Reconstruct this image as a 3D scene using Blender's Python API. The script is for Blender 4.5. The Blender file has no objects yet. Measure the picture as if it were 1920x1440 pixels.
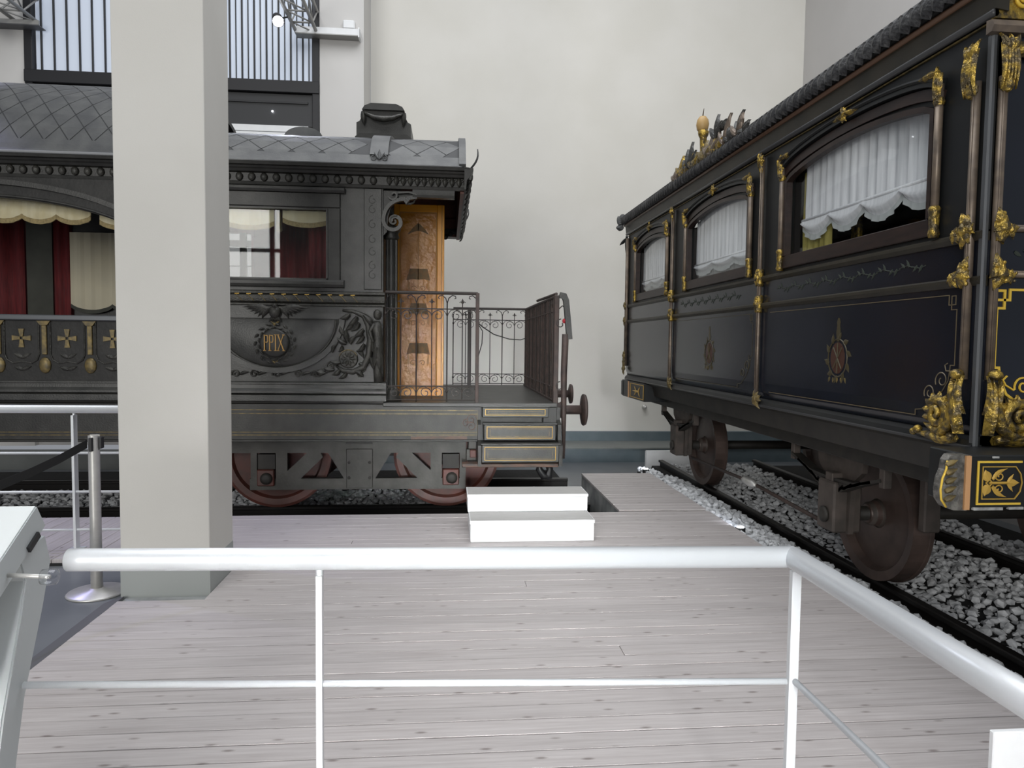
import bpy, math, random
from mathutils import Vector, Matrix

random.seed(7)
SC = bpy.context.scene
COL = SC.collection
PI = math.pi
R = math.radians

# ------------------------------------------------------------------ camera
def make_camera():
    yaw, pitch, roll = R(5.2), R(3.23), R(-0.67)
    f = Vector((math.sin(yaw) * math.cos(pitch), math.cos(yaw) * math.cos(pitch), -math.sin(pitch)))
    rt = Vector((math.cos(yaw), -math.sin(yaw), 0))
    dn = f.cross(rt)
    rt2 = math.cos(roll) * rt + math.sin(roll) * dn
    dn2 = -math.sin(roll) * rt + math.cos(roll) * dn
    cd = bpy.data.cameras.new('camera')
    cd.sensor_width = 36.0
    cd.lens = 1340.0 / 1920.0 * 36.0
    cd.clip_start, cd.clip_end = 0.02, 200
    co = bpy.data.objects.new('camera', cd)
    m = Matrix((rt2, -dn2, -f)).transposed().to_4x4()
    m.translation = Vector((0, 0, 1.6))
    co.matrix_world = m
    COL.objects.link(co)
    SC.camera = co
make_camera()

# ------------------------------------------------------------------ world and daylight
w = bpy.data.worlds.new('world')
SC.world = w
w.use_nodes = True
w.node_tree.nodes['Background'].inputs[0].default_value = (0.80, 0.84, 0.92, 1)
w.node_tree.nodes['Background'].inputs[1].default_value = 0.34

def aim(o, loc, target):
    o.location = Vector(loc)
    o.rotation_euler = (Vector(target) - Vector(loc)).to_track_quat('-Z', 'Y').to_euler()

def area_light(name, loc, target, sx, sy, power, color, spread=180):
    ld = bpy.data.lights.new(name, 'AREA')
    ld.shape = 'RECTANGLE'
    ld.size, ld.size_y = sx, sy
    ld.energy = power
    ld.color = color
    ld.spread = R(spread)
    o = bpy.data.objects.new(name, ld)
    aim(o, loc, target)
    COL.objects.link(o)
    return o
# tall hall windows behind and to the left of the viewer
area_light('hall_window_daylight', (-6.6, -14.5, 5.0), (-1.0, 8.0, 2.0), 7.4, 8.0, 2350, (1.0, 0.985, 0.95))
# unseen overhead fill, added to brighten the floor and upper walls
area_light('overhead_fill', (0.5, 5.0, 10.5), (0.5, 5.2, 0.0), 9.0, 9.0, 980, (0.95, 0.97, 1.0))
area_light('side_window_daylight', (0.3, -11.0, 2.0), (0.5, 6.0, 0.15), 1.5, 1.6, 26, (0.95, 0.98, 1.0), 16)

vs = SC.view_settings
vs.view_transform = 'Standard'
vs.look = 'None'
vs.gamma = 1.0
vs.exposure = -0.12
vs.use_curve_mapping = False

# ------------------------------------------------------------------ materials
MATS = {}
def mat(name, col, rough=0.5, metal=0.0, col2=None, scale=6.0, stretch=(1, 1, 1), bump=0.0, bscale=30.0,
        emis=None, estr=0.0, detail=4.0, contrast=(0.35, 0.65), rnd=0.0, spec=None, sheen=0.0, trans=0.0):
    m = bpy.data.materials.new(name)
    m.use_nodes = True
    nt = m.node_tree
    N, L = nt.nodes, nt.links
    b = N['Principled BSDF']
    b.inputs['Roughness'].default_value = rough
    b.inputs['Metallic'].default_value = metal
    b.inputs['Base Color'].default_value = (*col, 1)
    if spec is not None:
        b.inputs['Specular IOR Level'].default_value = spec
    tc = N.new('ShaderNodeTexCoord')
    geo = N.new('ShaderNodeNewGeometry')
    mp = N.new('ShaderNodeMapping')
    mp.inputs['Scale'].default_value = stretch
    L.new(geo.outputs['Position'], mp.inputs['Vector'])
    out = None
    if col2 is not None:
        n = N.new('ShaderNodeTexNoise')
        n.inputs['Scale'].default_value = scale
        n.inputs['Detail'].default_value = detail
        L.new(mp.outputs[0], n.inputs['Vector'])
        r = N.new('ShaderNodeValToRGB')
        r.color_ramp.elements[0].position = contrast[0]
        r.color_ramp.elements[1].position = contrast[1]
        r.color_ramp.elements[0].color = (*col, 1)
        r.color_ramp.elements[1].color = (*col2, 1)
        L.new(n.outputs['Fac'], r.inputs['Fac'])
        out = r.outputs['Color']
        if rnd:
            oi = N.new('ShaderNodeObjectInfo')
            mr = N.new('ShaderNodeMapRange')
            mr.inputs['To Min'].default_value = 1 - rnd
            mr.inputs['To Max'].default_value = 1 + rnd
            L.new(oi.outputs['Random'], mr.inputs['Value'])
            mx = N.new('ShaderNodeMix')
            mx.data_type = 'RGBA'
            mx.blend_type = 'MULTIPLY'
            mx.inputs[0].default_value = 1.0
            L.new(out, mx.inputs[6])
            L.new(mr.outputs[0], mx.inputs[7])
            out = mx.outputs[2]
        L.new(out, b.inputs['Base Color'])
    if bump:
        n2 = N.new('ShaderNodeTexNoise')
        n2.inputs['Scale'].default_value = bscale
        n2.inputs['Detail'].default_value = 3
        L.new(mp.outputs[0], n2.inputs['Vector'])
        bp = N.new('ShaderNodeBump')
        bp.inputs['Strength'].default_value = bump
        bp.inputs['Distance'].default_value = 0.02
        L.new(n2.outputs['Fac'], bp.inputs['Height'])
        L.new(bp.outputs[0], b.inputs['Normal'])
    if emis:
        b.inputs['Emission Color'].default_value = (*emis, 1)
        b.inputs['Emission Strength'].default_value = estr
    if trans:
        t = N.new('ShaderNodeBsdfTranslucent')
        t.inputs['Color'].default_value = (*col, 1)
        mx = N.new('ShaderNodeMixShader')
        mx.inputs[0].default_value = trans
        L.new(b.outputs[0], mx.inputs[1])
        L.new(t.outputs[0], mx.inputs[2])
        L.new(mx.outputs[0], N['Material Output'].inputs['Surface'])
    MATS[name] = m
    return m

def glass_mat(name, tint=(1, 1, 1), refl=0.10, rough=0.02):
    m = bpy.data.materials.new(name)
    m.use_nodes = True
    nt = m.node_tree
    N, L = nt.nodes, nt.links
    for n in list(N):
        if n.type != 'OUTPUT_MATERIAL':
            N.remove(n)
    o = [n for n in N if n.type == 'OUTPUT_MATERIAL'][0]
    t = N.new('ShaderNodeBsdfTransparent')
    t.inputs[0].default_value = (*tint, 1)
    g = N.new('ShaderNodeBsdfGlossy')
    g.inputs['Roughness'].default_value = rough
    lw = N.new('ShaderNodeLayerWeight')
    lw.inputs['Blend'].default_value = 0.5
    pw = N.new('ShaderNodeMath'); pw.operation = 'POWER'; pw.inputs[1].default_value = 5.0
    L.new(lw.outputs['Facing'], pw.inputs[0])
    fr = N.new('ShaderNodeMath'); fr.operation = 'MULTIPLY_ADD'; fr.inputs[1].default_value = 0.9; fr.inputs[2].default_value = refl * 0.4
    L.new(pw.outputs[0], fr.inputs[0])
    mx = N.new('ShaderNodeMixShader')
    L.new(fr.outputs[0], mx.inputs[0])
    L.new(t.outputs[0], mx.inputs[1])
    L.new(g.outputs[0], mx.inputs[2])
    L.new(mx.outputs[0], o.inputs['Surface'])
    MATS[name] = m
    return m

def wood_planks(name, along):
    m = bpy.data.materials.new(name)
    m.use_nodes = True
    nt = m.node_tree
    N, L = nt.nodes, nt.links
    b = N['Principled BSDF']
    b.inputs['Roughness'].default_value = 0.42
    geo = N.new('ShaderNodeNewGeometry')
    oi = N.new('ShaderNodeObjectInfo')
    add = N.new('ShaderNodeVectorMath')
    add.operation = 'MULTIPLY_ADD'
    add.inputs[1].default_value = (7.3, 5.1, 3.7)
    L.new(oi.outputs['Random'], add.inputs[0])
    L.new(geo.outputs['Position'], add.inputs[2])
    mp = N.new('ShaderNodeMapping')
    mp.inputs['Scale'].default_value = (1.1, 26, 5) if along == 'x' else (26, 1.1, 5)
    L.new(add.outputs[0], mp.inputs['Vector'])
    n = N.new('ShaderNodeTexNoise')
    n.inputs['Scale'].default_value = 2.2
    n.inputs['Detail'].default_value = 6
    n.inputs['Roughness'].default_value = 0.65
    L.new(mp.outputs[0], n.inputs['Vector'])
    r = N.new('ShaderNodeValToRGB')
    r.color_ramp.elements[0].position, r.color_ramp.elements[1].position = 0.3, 0.72
    r.color_ramp.elements[0].color = (0.405, 0.370, 0.358, 1)
    r.color_ramp.elements[1].color = (0.55, 0.513, 0.500, 1)
    L.new(n.outputs['Fac'], r.inputs['Fac'])
    # dark knots
    mp2 = N.new('ShaderNodeMapping')
    mp2.inputs['Scale'].default_value = (5, 15, 5) if along == 'x' else (15, 5, 5)
    L.new(add.outputs[0], mp2.inputs['Vector'])
    v = N.new('ShaderNodeTexVoronoi')
    v.inputs['Scale'].default_value = 1.0
    L.new(mp2.outputs[0], v.inputs['Vector'])
    kr = N.new('ShaderNodeValToRGB')
    kr.color_ramp.elements[0].position, kr.color_ramp.elements[1].position = 0.05, 0.16
    kr.color_ramp.elements[0].color = (0.34, 0.30, 0.28, 1)
    kr.color_ramp.elements[1].color = (1, 1, 1, 1)
    L.new(v.outputs['Distance'], kr.inputs['Fac'])
    mr = N.new('ShaderNodeMapRange')
    mr.inputs['To Min'].default_value, mr.inputs['To Max'].default_value = 0.95, 1.05
    L.new(oi.outputs['Random'], mr.inputs['Value'])
    m1 = N.new('ShaderNodeMix'); m1.data_type = 'RGBA'; m1.blend_type = 'MULTIPLY'; m1.inputs[0].default_value = 0.75
    L.new(r.outputs[0], m1.inputs[6]); L.new(kr.outputs[0], m1.inputs[7])
    m2 = N.new('ShaderNodeMix'); m2.data_type = 'RGBA'; m2.blend_type = 'MULTIPLY'; m2.inputs[0].default_value = 1.0
    L.new(m1.outputs[2], m2.inputs[6]); L.new(mr.outputs[0], m2.inputs[7])
    L.new(m2.outputs[2], b.inputs['Base Color'])
    bp = N.new('ShaderNodeBump'); bp.inputs['Strength'].default_value = 0.08; bp.inputs['Distance'].default_value = 0.01
    L.new(n.outputs['Fac'], bp.inputs['Height']); L.new(bp.outputs[0], b.inputs['Normal'])
    MATS[name] = m
    return m

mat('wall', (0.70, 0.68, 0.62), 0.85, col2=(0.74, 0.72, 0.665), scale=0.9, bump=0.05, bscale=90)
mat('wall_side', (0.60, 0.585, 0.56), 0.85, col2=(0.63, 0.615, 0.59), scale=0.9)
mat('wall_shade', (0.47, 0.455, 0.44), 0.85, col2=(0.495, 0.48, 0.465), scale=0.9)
mat('column_paint', (0.62, 0.605, 0.56), 0.75, col2=(0.65, 0.635, 0.59), scale=1.5, bump=0.03, bscale=120)
mat('foot_grey', (0.36, 0.38, 0.365), 0.6)
mat('skirting_teal', (0.10, 0.135, 0.15), 0.45, col2=(0.13, 0.165, 0.18), scale=3)
mat('ledge_grey', (0.17, 0.18, 0.17), 0.5, col2=(0.20, 0.21, 0.20), scale=3)
mat('hall_floor', (0.135, 0.145, 0.155), 0.32, col2=(0.17, 0.18, 0.19), scale=2)
mat('dark_trim', (0.11, 0.11, 0.115), 0.5)
wood_planks('plank_x', 'x')
wood_planks('plank_y', 'y')
mat('plank_under', (0.03, 0.03, 0.03), 0.9)
mat('platform_side', (0.42, 0.43, 0.42), 0.8, col2=(0.16, 0.17, 0.17), scale=3.5)
mat('white_steel', (0.74, 0.76, 0.77), 0.33, 0.25, col2=(0.70, 0.72, 0.735), scale=5)
mat('white_paint', (0.84, 0.85, 0.85), 0.5, col2=(0.80, 0.81, 0.81), scale=8)
mat('tread_grey', (0.42, 0.41, 0.39), 0.55, col2=(0.47, 0.46, 0.44), scale=9, stretch=(1, 8, 1))
mat('lectern_white', (0.70, 0.73, 0.72), 0.4)
mat('lectern_grey', (0.50, 0.53, 0.53), 0.42)
mat('black_plastic', (0.012, 0.012, 0.013), 0.5)
mat('belt_black', (0.010, 0.010, 0.010), 0.85)
mat('brushed_steel', (0.56, 0.55, 0.52), 0.38, 0.55, col2=(0.62, 0.61, 0.58), scale=20)
glass_mat('clear_plastic', (0.93, 0.94, 0.95), 0.22, 0.05)
mat('stone', (0.42, 0.43, 0.44), 0.9, col2=(0.62, 0.63, 0.64), scale=14, rnd=0.18)
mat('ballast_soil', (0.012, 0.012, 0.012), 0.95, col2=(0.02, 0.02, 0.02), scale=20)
mat('rail_steel', (0.016, 0.014, 0.013), 0.38, 0.4)
mat('bronze', (0.028, 0.028, 0.025), 0.42, 0.1, col2=(0.050, 0.049, 0.044), scale=5, bump=0.12, bscale=70)
mat('bronze_dark', (0.016, 0.0155, 0.013), 0.45, 0.1, col2=(0.029, 0.028, 0.024), scale=7, bump=0.10, bscale=70)
mat('bronze_relief', (0.026, 0.025, 0.021), 0.38, 0.2, col2=(0.050, 0.048, 0.040), scale=16, bump=0.3, bscale=90)
mat('roof_lead', (0.085, 0.087, 0.088), 0.55, 0.1, col2=(0.125, 0.127, 0.124), scale=5, bump=0.1, bscale=60, rnd=0.10)
mat('roof_lead_dark', (0.070, 0.072, 0.074), 0.55, 0.1, col2=(0.105, 0.107, 0.105), scale=5, bump=0.1, bscale=60)
mat('eaves_lead', (0.022, 0.022, 0.023), 0.45, 0.1, col2=(0.085, 0.085, 0.085), scale=18, bump=0.3, bscale=50, contrast=(0.5, 0.75))
mat('roof_seam', (0.030, 0.031, 0.032), 0.6)
mat('gutter_highlight', (0.20, 0.205, 0.21), 0.5)  # paler than the roof lead: the eave's highlight is put into the colour
mat('loggia_dark', (0.012, 0.0118, 0.0105), 0.5, 0.1, col2=(0.021, 0.020, 0.018), scale=7, bump=0.1, spec=0.35)
mat('rust_scuff', (0.16, 0.085, 0.055), 0.6, col2=(0.06, 0.055, 0.05), scale=8, stretch=(1, 1, 6))
mat('gold', (0.42, 0.285, 0.055), 0.33, 0.7, col2=(0.10, 0.078, 0.042), scale=26, bump=0.5, bscale=55, contrast=(0.40, 0.58))
mat('gold_line', (0.50, 0.31, 0.055), 0.45, 0.2)
mat('gold_dull', (0.20, 0.145, 0.05), 0.45, 0.35, col2=(0.085, 0.068, 0.035), scale=25)
mat('letter_gold', (0.36, 0.20, 0.045), 0.45, 0.2)
mat('gold_bright', (0.75, 0.50, 0.06), 0.42, 0.15)
mat('gilt_brown', (0.20, 0.155, 0.115), 0.40, 0.35, col2=(0.12, 0.095, 0.075), scale=12)
mat('steel_edge', (0.10, 0.105, 0.11), 0.4, 0.4)
mat('bead_dark', (0.045, 0.045, 0.046), 0.4, 0.3)
mat('navy', (0.0075, 0.0095, 0.0150), 0.22, col2=(0.010, 0.013, 0.021), scale=1.6, bump=0.02, bscale=8)
mat('navy_dark', (0.009, 0.010, 0.011), 0.45, col2=(0.012, 0.013, 0.013), scale=3, spec=0.3)
mat('mahogany', (0.016, 0.010, 0.009), 0.4, col2=(0.028, 0.016, 0.013), scale=5, stretch=(1, 1, 5), spec=0.3)
mat('mahogany_red', (0.13, 0.040, 0.025), 0.5, col2=(0.085, 0.028, 0.019), scale=8)
mat('cornice_brown', (0.020, 0.018, 0.013), 0.45, col2=(0.034, 0.029, 0.020), scale=4, spec=0.35)
mat('cornice_red', (0.090, 0.048, 0.028), 0.45, 0.2)
mat('wheel_red', (0.115, 0.032, 0.022), 0.5, col2=(0.07, 0.028, 0.021), scale=6)
mat('bogie_grey', (0.040, 0.038, 0.032), 0.5, 0.1, col2=(0.065, 0.062, 0.054), scale=6, bump=0.1)
mat('wheel_rust', (0.105, 0.072, 0.060), 0.45, 0.2, col2=(0.06, 0.042, 0.036), scale=5)
mat('under_rust', (0.045, 0.037, 0.031), 0.6, col2=(0.085, 0.068, 0.058), scale=7)
mat('under_dark', (0.018, 0.016, 0.014), 0.6, col2=(0.028, 0.025, 0.02), scale=8)
mat('iron', (0.040, 0.032, 0.028), 0.5, 0.3)
mat('iron_rust', (0.075, 0.050, 0.042), 0.6, 0.2, col2=(0.045, 0.034, 0.03), scale=14)
mat('door_yellow', (0.60, 0.255, 0.006), 0.36, col2=(0.52, 0.205, 0.005), scale=3)
mat('door_panel', (0.42, 0.175, 0.010), 0.34, col2=(0.33, 0.125, 0.008), scale=4, bump=0.55, bscale=16)
mat('door_motif', (0.115, 0.085, 0.040), 0.7, col2=(0.19, 0.10, 0.035), scale=18)
mat('door_motif_light', (0.30, 0.15, 0.035), 0.7)
mat('velvet_red', (0.14, 0.012, 0.014), 0.8, col2=(0.085, 0.008, 0.010), scale=6, stretch=(9, 9, 1))
mat('velvet_green', (0.060, 0.062, 0.050), 0.8, col2=(0.045, 0.046, 0.038), scale=5)
mat('cream_fabric', (0.80, 0.74, 0.52), 0.8, col2=(0.72, 0.64, 0.40), scale=9, trans=0.25)
mat('cream_blind', (0.58, 0.53, 0.39), 0.8, col2=(0.54, 0.50, 0.38), scale=3)
mat('fringe', (0.36, 0.28, 0.13), 0.8, col2=(0.24, 0.19, 0.09), scale=60)
mat('sheer', (0.90, 0.90, 0.92), 0.7, col2=(0.74, 0.75, 0.77), scale=9, stretch=(1, 5, 0.3), trans=0.15)
mat('sheer_grey', (0.58, 0.60, 0.59), 0.8, trans=0.2)
mat('silk_yellow', (0.58, 0.50, 0.15), 0.55, col2=(0.42, 0.36, 0.10), scale=10, stretch=(6, 6, 0.5), trans=0.2)
mat('inside_dark', (0.012, 0.009, 0.007), 0.7)
glass_mat('glass', (0.96, 0.97, 0.97), 0.055)
mat('leaf_paint', (0.026, 0.034, 0.024), 0.5)
mat('emblem_gold', (0.050, 0.040, 0.017), 0.45)
mat('emblem_red', (0.055, 0.022, 0.014), 0.45)
mat('line_dim', (0.13, 0.10, 0.055), 0.45)
mat('peach_stripe', (0.50, 0.27, 0.12), 0.5)
mat('worn_white', (0.42, 0.42, 0.40), 0.7, col2=(0.2, 0.2, 0.19), scale=20)
mat('carved_grey', (0.055, 0.054, 0.048), 0.5, 0.2, col2=(0.19, 0.18, 0.16), scale=30, bump=0.4, bscale=60)
mat('window_black', (0.010, 0.010, 0.012), 0.5)
mat('spandrel', (0.022, 0.023, 0.025), 0.5)
mat('window_pane', (0.6, 0.65, 0.72), 0.5, emis=(0.56, 0.65, 0.84), estr=0.26)
mat('lamp_glow', (1, 1, 1), 0.5, emis=(0.92, 0.94, 1.0), estr=14.0)
mat('truss_grey', (0.36, 0.355, 0.34), 0.5, 0.3)
mat('wire_black', (0.02, 0.018, 0.016), 0.7)
mat('orb_gold', (0.42, 0.27, 0.10), 0.5)
mat('red_rag', (0.35, 0.02, 0.03), 0.8)

# ------------------------------------------------------------------ mesh building
class MB:
    def __init__(s):
        s.v, s.f = [], []
    def add(s, vs, fs):
        o = len(s.v)
        s.v += [tuple(v) for v in vs]
        s.f += [tuple(i + o for i in f) for f in fs]
        return s
    def box(s, x0, x1, y0, y1, z0, z1, c=0.0):
        if c <= 0:
            vs = [(x, y, z) for z in (z0, z1) for y in (y0, y1) for x in (x0, x1)]
            return s.add(vs, [(0, 2, 3, 1), (4, 5, 7, 6), (0, 1, 5, 4), (2, 6, 7, 3), (0, 4, 6, 2), (1, 3, 7, 5)])
        # chamfered box
        vs, ids = [], {}
        def gv(p):
            if p not in ids:
                ids[p] = len(vs); vs.append(p)
            return ids[p]
        X, Y, Z = (x0, x1), (y0, y1), (z0, z1)
        sg = (1, -1)
        def vx(i, j, k): return gv((X[i], Y[j] + sg[j] * c, Z[k] + sg[k] * c))
        def vy(i, j, k): return gv((X[i] + sg[i] * c, Y[j], Z[k] + sg[k] * c))
        def vz(i, j, k): return gv((X[i] + sg[i] * c, Y[j] + sg[j] * c, Z[k]))
        fs = []
        for i in (0, 1):
            q = [vx(i, 0, 0), vx(i, 1, 0), vx(i, 1, 1), vx(i, 0, 1)]; fs.append(q if i else q[::-1])
            q = [vy(0, i, 0), vy(1, i, 0), vy(1, i, 1), vy(0, i, 1)]; fs.append(q[::-1] if i else q)
            q = [vz(0, 0, i), vz(1, 0, i), vz(1, 1, i), vz(0, 1, i)]; fs.append(q if i else q[::-1])
        for a in (0, 1):
            for b in (0, 1):
                fs.append([vx(a, b, 0), vx(a, b, 1), vy(a, b, 1), vy(a, b, 0)])
                fs.append([vx(a, 0, b), vx(a, 1, b), vz(a, 1, b), vz(a, 0, b)])
                fs.append([vy(0, a, b), vy(1, a, b), vz(1, a, b), vz(0, a, b)])
        for i in (0, 1):
            for j in (0, 1):
                for k in (0, 1):
                    fs.append([vx(i, j, k), vy(i, j, k), vz(i, j, k)])
        return s.add(vs, fs)
    def prism(s, poly, axis, a, b):
        """poly of 2D points in the plane normal to axis; extruded from a to b along it."""
        n = len(poly)
        def mk(p, t):
            if axis == 'x': return (t, p[0], p[1])
            if axis == 'y': return (p[0], t, p[1])
            return (p[0], p[1], t)
        vs = [mk(p, a) for p in poly] + [mk(p, b) for p in poly]
        fs = [tuple(range(n))[::-1], tuple(range(n, 2 * n))]
        fs += [(i, (i + 1) % n, n + (i + 1) % n, n + i) for i in range(n)]
        return s.add(vs, fs)
    def tube(s, pts, r, n=8, cap=True, closed=False):
        pts = [Vector(p) for p in pts]
        m = len(pts)
        rs = r if isinstance(r, (list, tuple)) else [r] * m
        vs, fs = [], []
        prev = None
        for i, p in enumerate(pts):
            if closed:
                t = pts[(i + 1) % m] - pts[i - 1]
            else:
                t = pts[min(i + 1, m - 1)] - pts[max(i - 1, 0)]
            if t.length < 1e-9: t = Vector((0, 0, 1))
            t.normalize()
            if prev is None:
                a = Vector((0, 0, 1)) if abs(t.z) < 0.9 else Vector((1, 0, 0))
                u = t.cross(a).normalized()
            else:
                u = (prev - t * prev.dot(t))
                u = u.normalized() if u.length > 1e-6 else t.orthogonal().normalized()
            prev = u
            v = t.cross(u)
            for k in range(n):
                an = 2 * PI * k / n
                vs.append(p + (u * math.cos(an) + v * math.sin(an)) * rs[i])
        for i in range(m - 1 + (1 if closed else 0)):
            j = (i + 1) % m
            for k in range(n):
                k2 = (k + 1) % n
                fs.append((i * n + k, i * n + k2, j * n + k2, j * n + k))
        if cap and not closed:
            fs.append(tuple(range(n))[::-1])
            fs.append(tuple((m - 1) * n + k for k in range(n)))
        return s.add(vs, fs)
    def ribbon(s, pts, w, d, nrm, closed=False):
        """rectangular bar along a path lying in a plane of normal nrm; w across, d along the normal."""
        pts = [Vector(p) for p in pts]
        nrm = Vector(nrm).normalized()
        m = len(pts)
        vs, fs = [], []
        for i, p in enumerate(pts):
            if closed:
                t0, t1 = (p - pts[i - 1]), (pts[(i + 1) % m] - p)
            else:
                t0 = p - pts[i - 1] if i else pts[1] - p
                t1 = pts[i + 1] - p if i < m - 1 else p - pts[i - 1]
            t0.normalize(); t1.normalize()
            t = (t0 + t1)
            t = t.normalized() if t.length > 1e-6 else t1
            sd = nrm.cross(t)
            k = 1.0 / max(0.45, math.sqrt(max(0.0, (1 + t0.dot(t1)) / 2)))
            a = sd * (w / 2 * k)
            c = nrm * (d / 2)
            vs += [p - a - c, p + a - c, p + a + c, p - a + c]
        cnt = m if closed else m - 1
        for i in range(cnt):
            j = (i + 1) % m
            for k in range(4):
                k2 = (k + 1) % 4
                fs.append((i * 4 + k, i * 4 + k2, j * 4 + k2, j * 4 + k))
        if not closed:
            fs += [(3, 2, 1, 0), tuple((m - 1) * 4 + k for k in range(4))]
        return s.add(vs, fs)
    def lathe(s, prof, c, axis='z', n=20):
        """prof: (radius, height) list around the axis through c."""
        c = Vector(c)
        ax = {'x': Vector((1, 0, 0)), 'y': Vector((0, 1, 0)), 'z': Vector((0, 0, 1))}[axis]
        u = ax.orthogonal().normalized(); v = ax.cross(u)
        vs, fs = [], []
        for (r, h) in prof:
            for k in range(n):
                an = 2 * PI * k / n
                vs.append(c + ax * h + (u * math.cos(an) + v * math.sin(an)) * max(r, 1e-5))
        for i in range(len(prof) - 1):
            for k in range(n):
                k2 = (k + 1) % n
                fs.append((i * n + k, i * n + k2, (i + 1) * n + k2, (i + 1) * n + k))
        fs.append(tuple(range(n))[::-1])
        fs.append(tuple((len(prof) - 1) * n + k for k in range(n)))
        return s.add(vs, fs)
    def ball(s, c, rx, ry=None, rz=None, n=10, m=6):
        ry = rx if ry is None else ry
        rz = rx if rz is None else rz
        vs, fs = [(c[0], c[1], c[2] - rz)], []
        for i in range(1, m):
            ph = -PI / 2 + PI * i / m
            for k in range(n):
                th = 2 * PI * k / n
                vs.append((c[0] + rx * math.cos(ph) * math.cos(th), c[1] + ry * math.cos(ph) * math.sin(th), c[2] + rz * math.sin(ph)))
        vs.append((c[0], c[1], c[2] + rz))
        for k in range(n):
            fs.append((0, 1 + (k + 1) % n, 1 + k))
        for i in range(m - 2):
            for k in range(n):
                k2 = (k + 1) % n
                fs.append((1 + i * n + k, 1 + i * n + k2, 1 + (i + 1) * n + k2, 1 + (i + 1) * n + k))
        o = 1 + (m - 2) * n
        for k in range(n):
            fs.append((o + k, o + (k + 1) % n, o + n))
        return s.add(vs, fs)
    def leaf(s, p0, p1, wid, thick, nrm, bow=0.0, side=0.0, seg=6):
        """a fleshy acanthus lobe from p0 to p1: lens section, arched outward by bow and sideways by side."""
        p0, p1, nrm = Vector(p0), Vector(p1), Vector(nrm).normalized()
        d = p1 - p0
        sd = nrm.cross(d).normalized()
        rings = []
        vs, fs = [], []
        for i in range(seg + 1):
            t = i / seg
            c = p0 + d * t + nrm * (bow * math.sin(PI * t)) + sd * (side * math.sin(PI * t))
            wv = wid * (0.35 + 0.65 * math.sin(PI * min(1, t * 0.92 + 0.12))) * (1 - t ** 4) + 0.0008
            th = thick * (1 - 0.6 * t) + 0.0008
            vs += [c - sd * wv / 2, c + nrm * th * 0.75 - sd * wv * 0.22, c + nrm * th, c + nrm * th * 0.75 + sd * wv * 0.22, c + sd * wv / 2, c - nrm * th * 0.3]
        for i in range(seg):
            for k in range(6):
                k2 = (k + 1) % 6
                fs.append((i * 6 + k, i * 6 + k2, (i + 1) * 6 + k2, (i + 1) * 6 + k))
        fs.append((0, 1, 2, 3, 4, 5)[::-1])
        fs.append(tuple(seg * 6 + k for k in range(6)))
        return s.add(vs, fs)
    def build(s, name, m, parent=None, smooth=False, loc=None):
        me = bpy.data.meshes.new(name)
        org = Vector(ORG.get(parent.name, (0, 0, 0))) if parent else Vector((0, 0, 0))
        off = Vector(loc) if loc is not None else org
        me.from_pydata([tuple(Vector(v) - off) for v in s.v], [], s.f)
        me.materials.append(MATS[m])
        if smooth:
            me.polygons.foreach_set('use_smooth', [True] * len(me.polygons))
        fix_normals(me)
        me.update()
        o = bpy.data.objects.new(name, me)
        COL.objects.link(o)
        if parent:
            o.parent = parent
            o.location = off - org
            ORG[o.name] = tuple(org) if loc is None else tuple(off)
        else:
            o.location = off
            ORG[o.name] = tuple(off)
        return o

import bmesh
def fix_normals(me):
    bm = bmesh.new(); bm.from_mesh(me)
    bmesh.ops.recalc_face_normals(bm, faces=bm.faces)
    bm.to_mesh(me); bm.free()

ORG = {}
def tag(o, label, cat, group=None, kind=None):
    if label: o['label'] = label
    if cat: o['category'] = cat
    if group: o['group'] = group
    if kind: o['kind'] = kind
    return o
def thing(name, loc, label, cat, group=None, kind=None):
    o = bpy.data.objects.new(name, None)
    COL.objects.link(o)
    o.location = loc
    o.empty_display_size = 0.1
    ORG[o.name] = tuple(loc)
    return tag(o, label, cat, group, kind)
def inst(src, name, parent, loc, rot=None, scale=None):
    """another object on the same mesh data, placed at a world point under parent"""
    o = bpy.data.objects.new(name, src.data)
    COL.objects.link(o)
    org = Vector(ORG.get(parent.name, (0, 0, 0)))
    o.parent = parent
    o.location = Vector(loc) - org
    if rot: o.rotation_euler = rot
    if scale: o.scale = scale
    ORG[o.name] = tuple(loc)
    return o
def arc(c, r, a0, a1, n, plane='xz', y=0.0, ry=None):
    ry = r if ry is None else ry
    out = []
    for i in range(n + 1):
        a = R(a0 + (a1 - a0) * i / n)
        p, q = c[0] + r * math.cos(a), c[1] + ry * math.sin(a)
        out.append((p, y, q) if plane == 'xz' else (y, p, q))
    return out
def spiral(c, r0, r1, a0, a1, n, plane='xz', y=0.0):
    out = []
    for i in range(n + 1):
        t = i / n
        a = R(a0 + (a1 - a0) * t)
        r = r0 + (r1 - r0) * t
        p, q = c[0] + r * math.cos(a), c[1] + r * math.sin(a)
        out.append((p, y, q) if plane == 'xz' else (y, p, q))
    return out
def B(*a, c=0.0): return MB().box(*a, c=c)

# ------------------------------------------------------------------ the hall
FZ = -0.42
def struct(name, mb, m, label, cat, parent=None):
    o = mb.build(name, m, parent)
    return tag(o, label, cat, kind='structure')

struct('floor', B(-9.5, 6.7, 5.2, 13.2, FZ - 0.1, FZ), 'hall_floor', 'low blue-grey hall floor behind the two carriages', 'floor')
fe = struct('floor_entry', B(-6.5, -2.03, -3.0, 5.36, FZ, -0.045), 'hall_floor', 'dark grey floor beside the square column under the belt barrier post', 'floor')
MB().prism([(-2.12, -0.045), (-2.0, -0.045), (-2.0, -0.003)], 'y', -1.0, 4.58).build('edge_ramp', 'dark_trim', fe)

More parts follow.
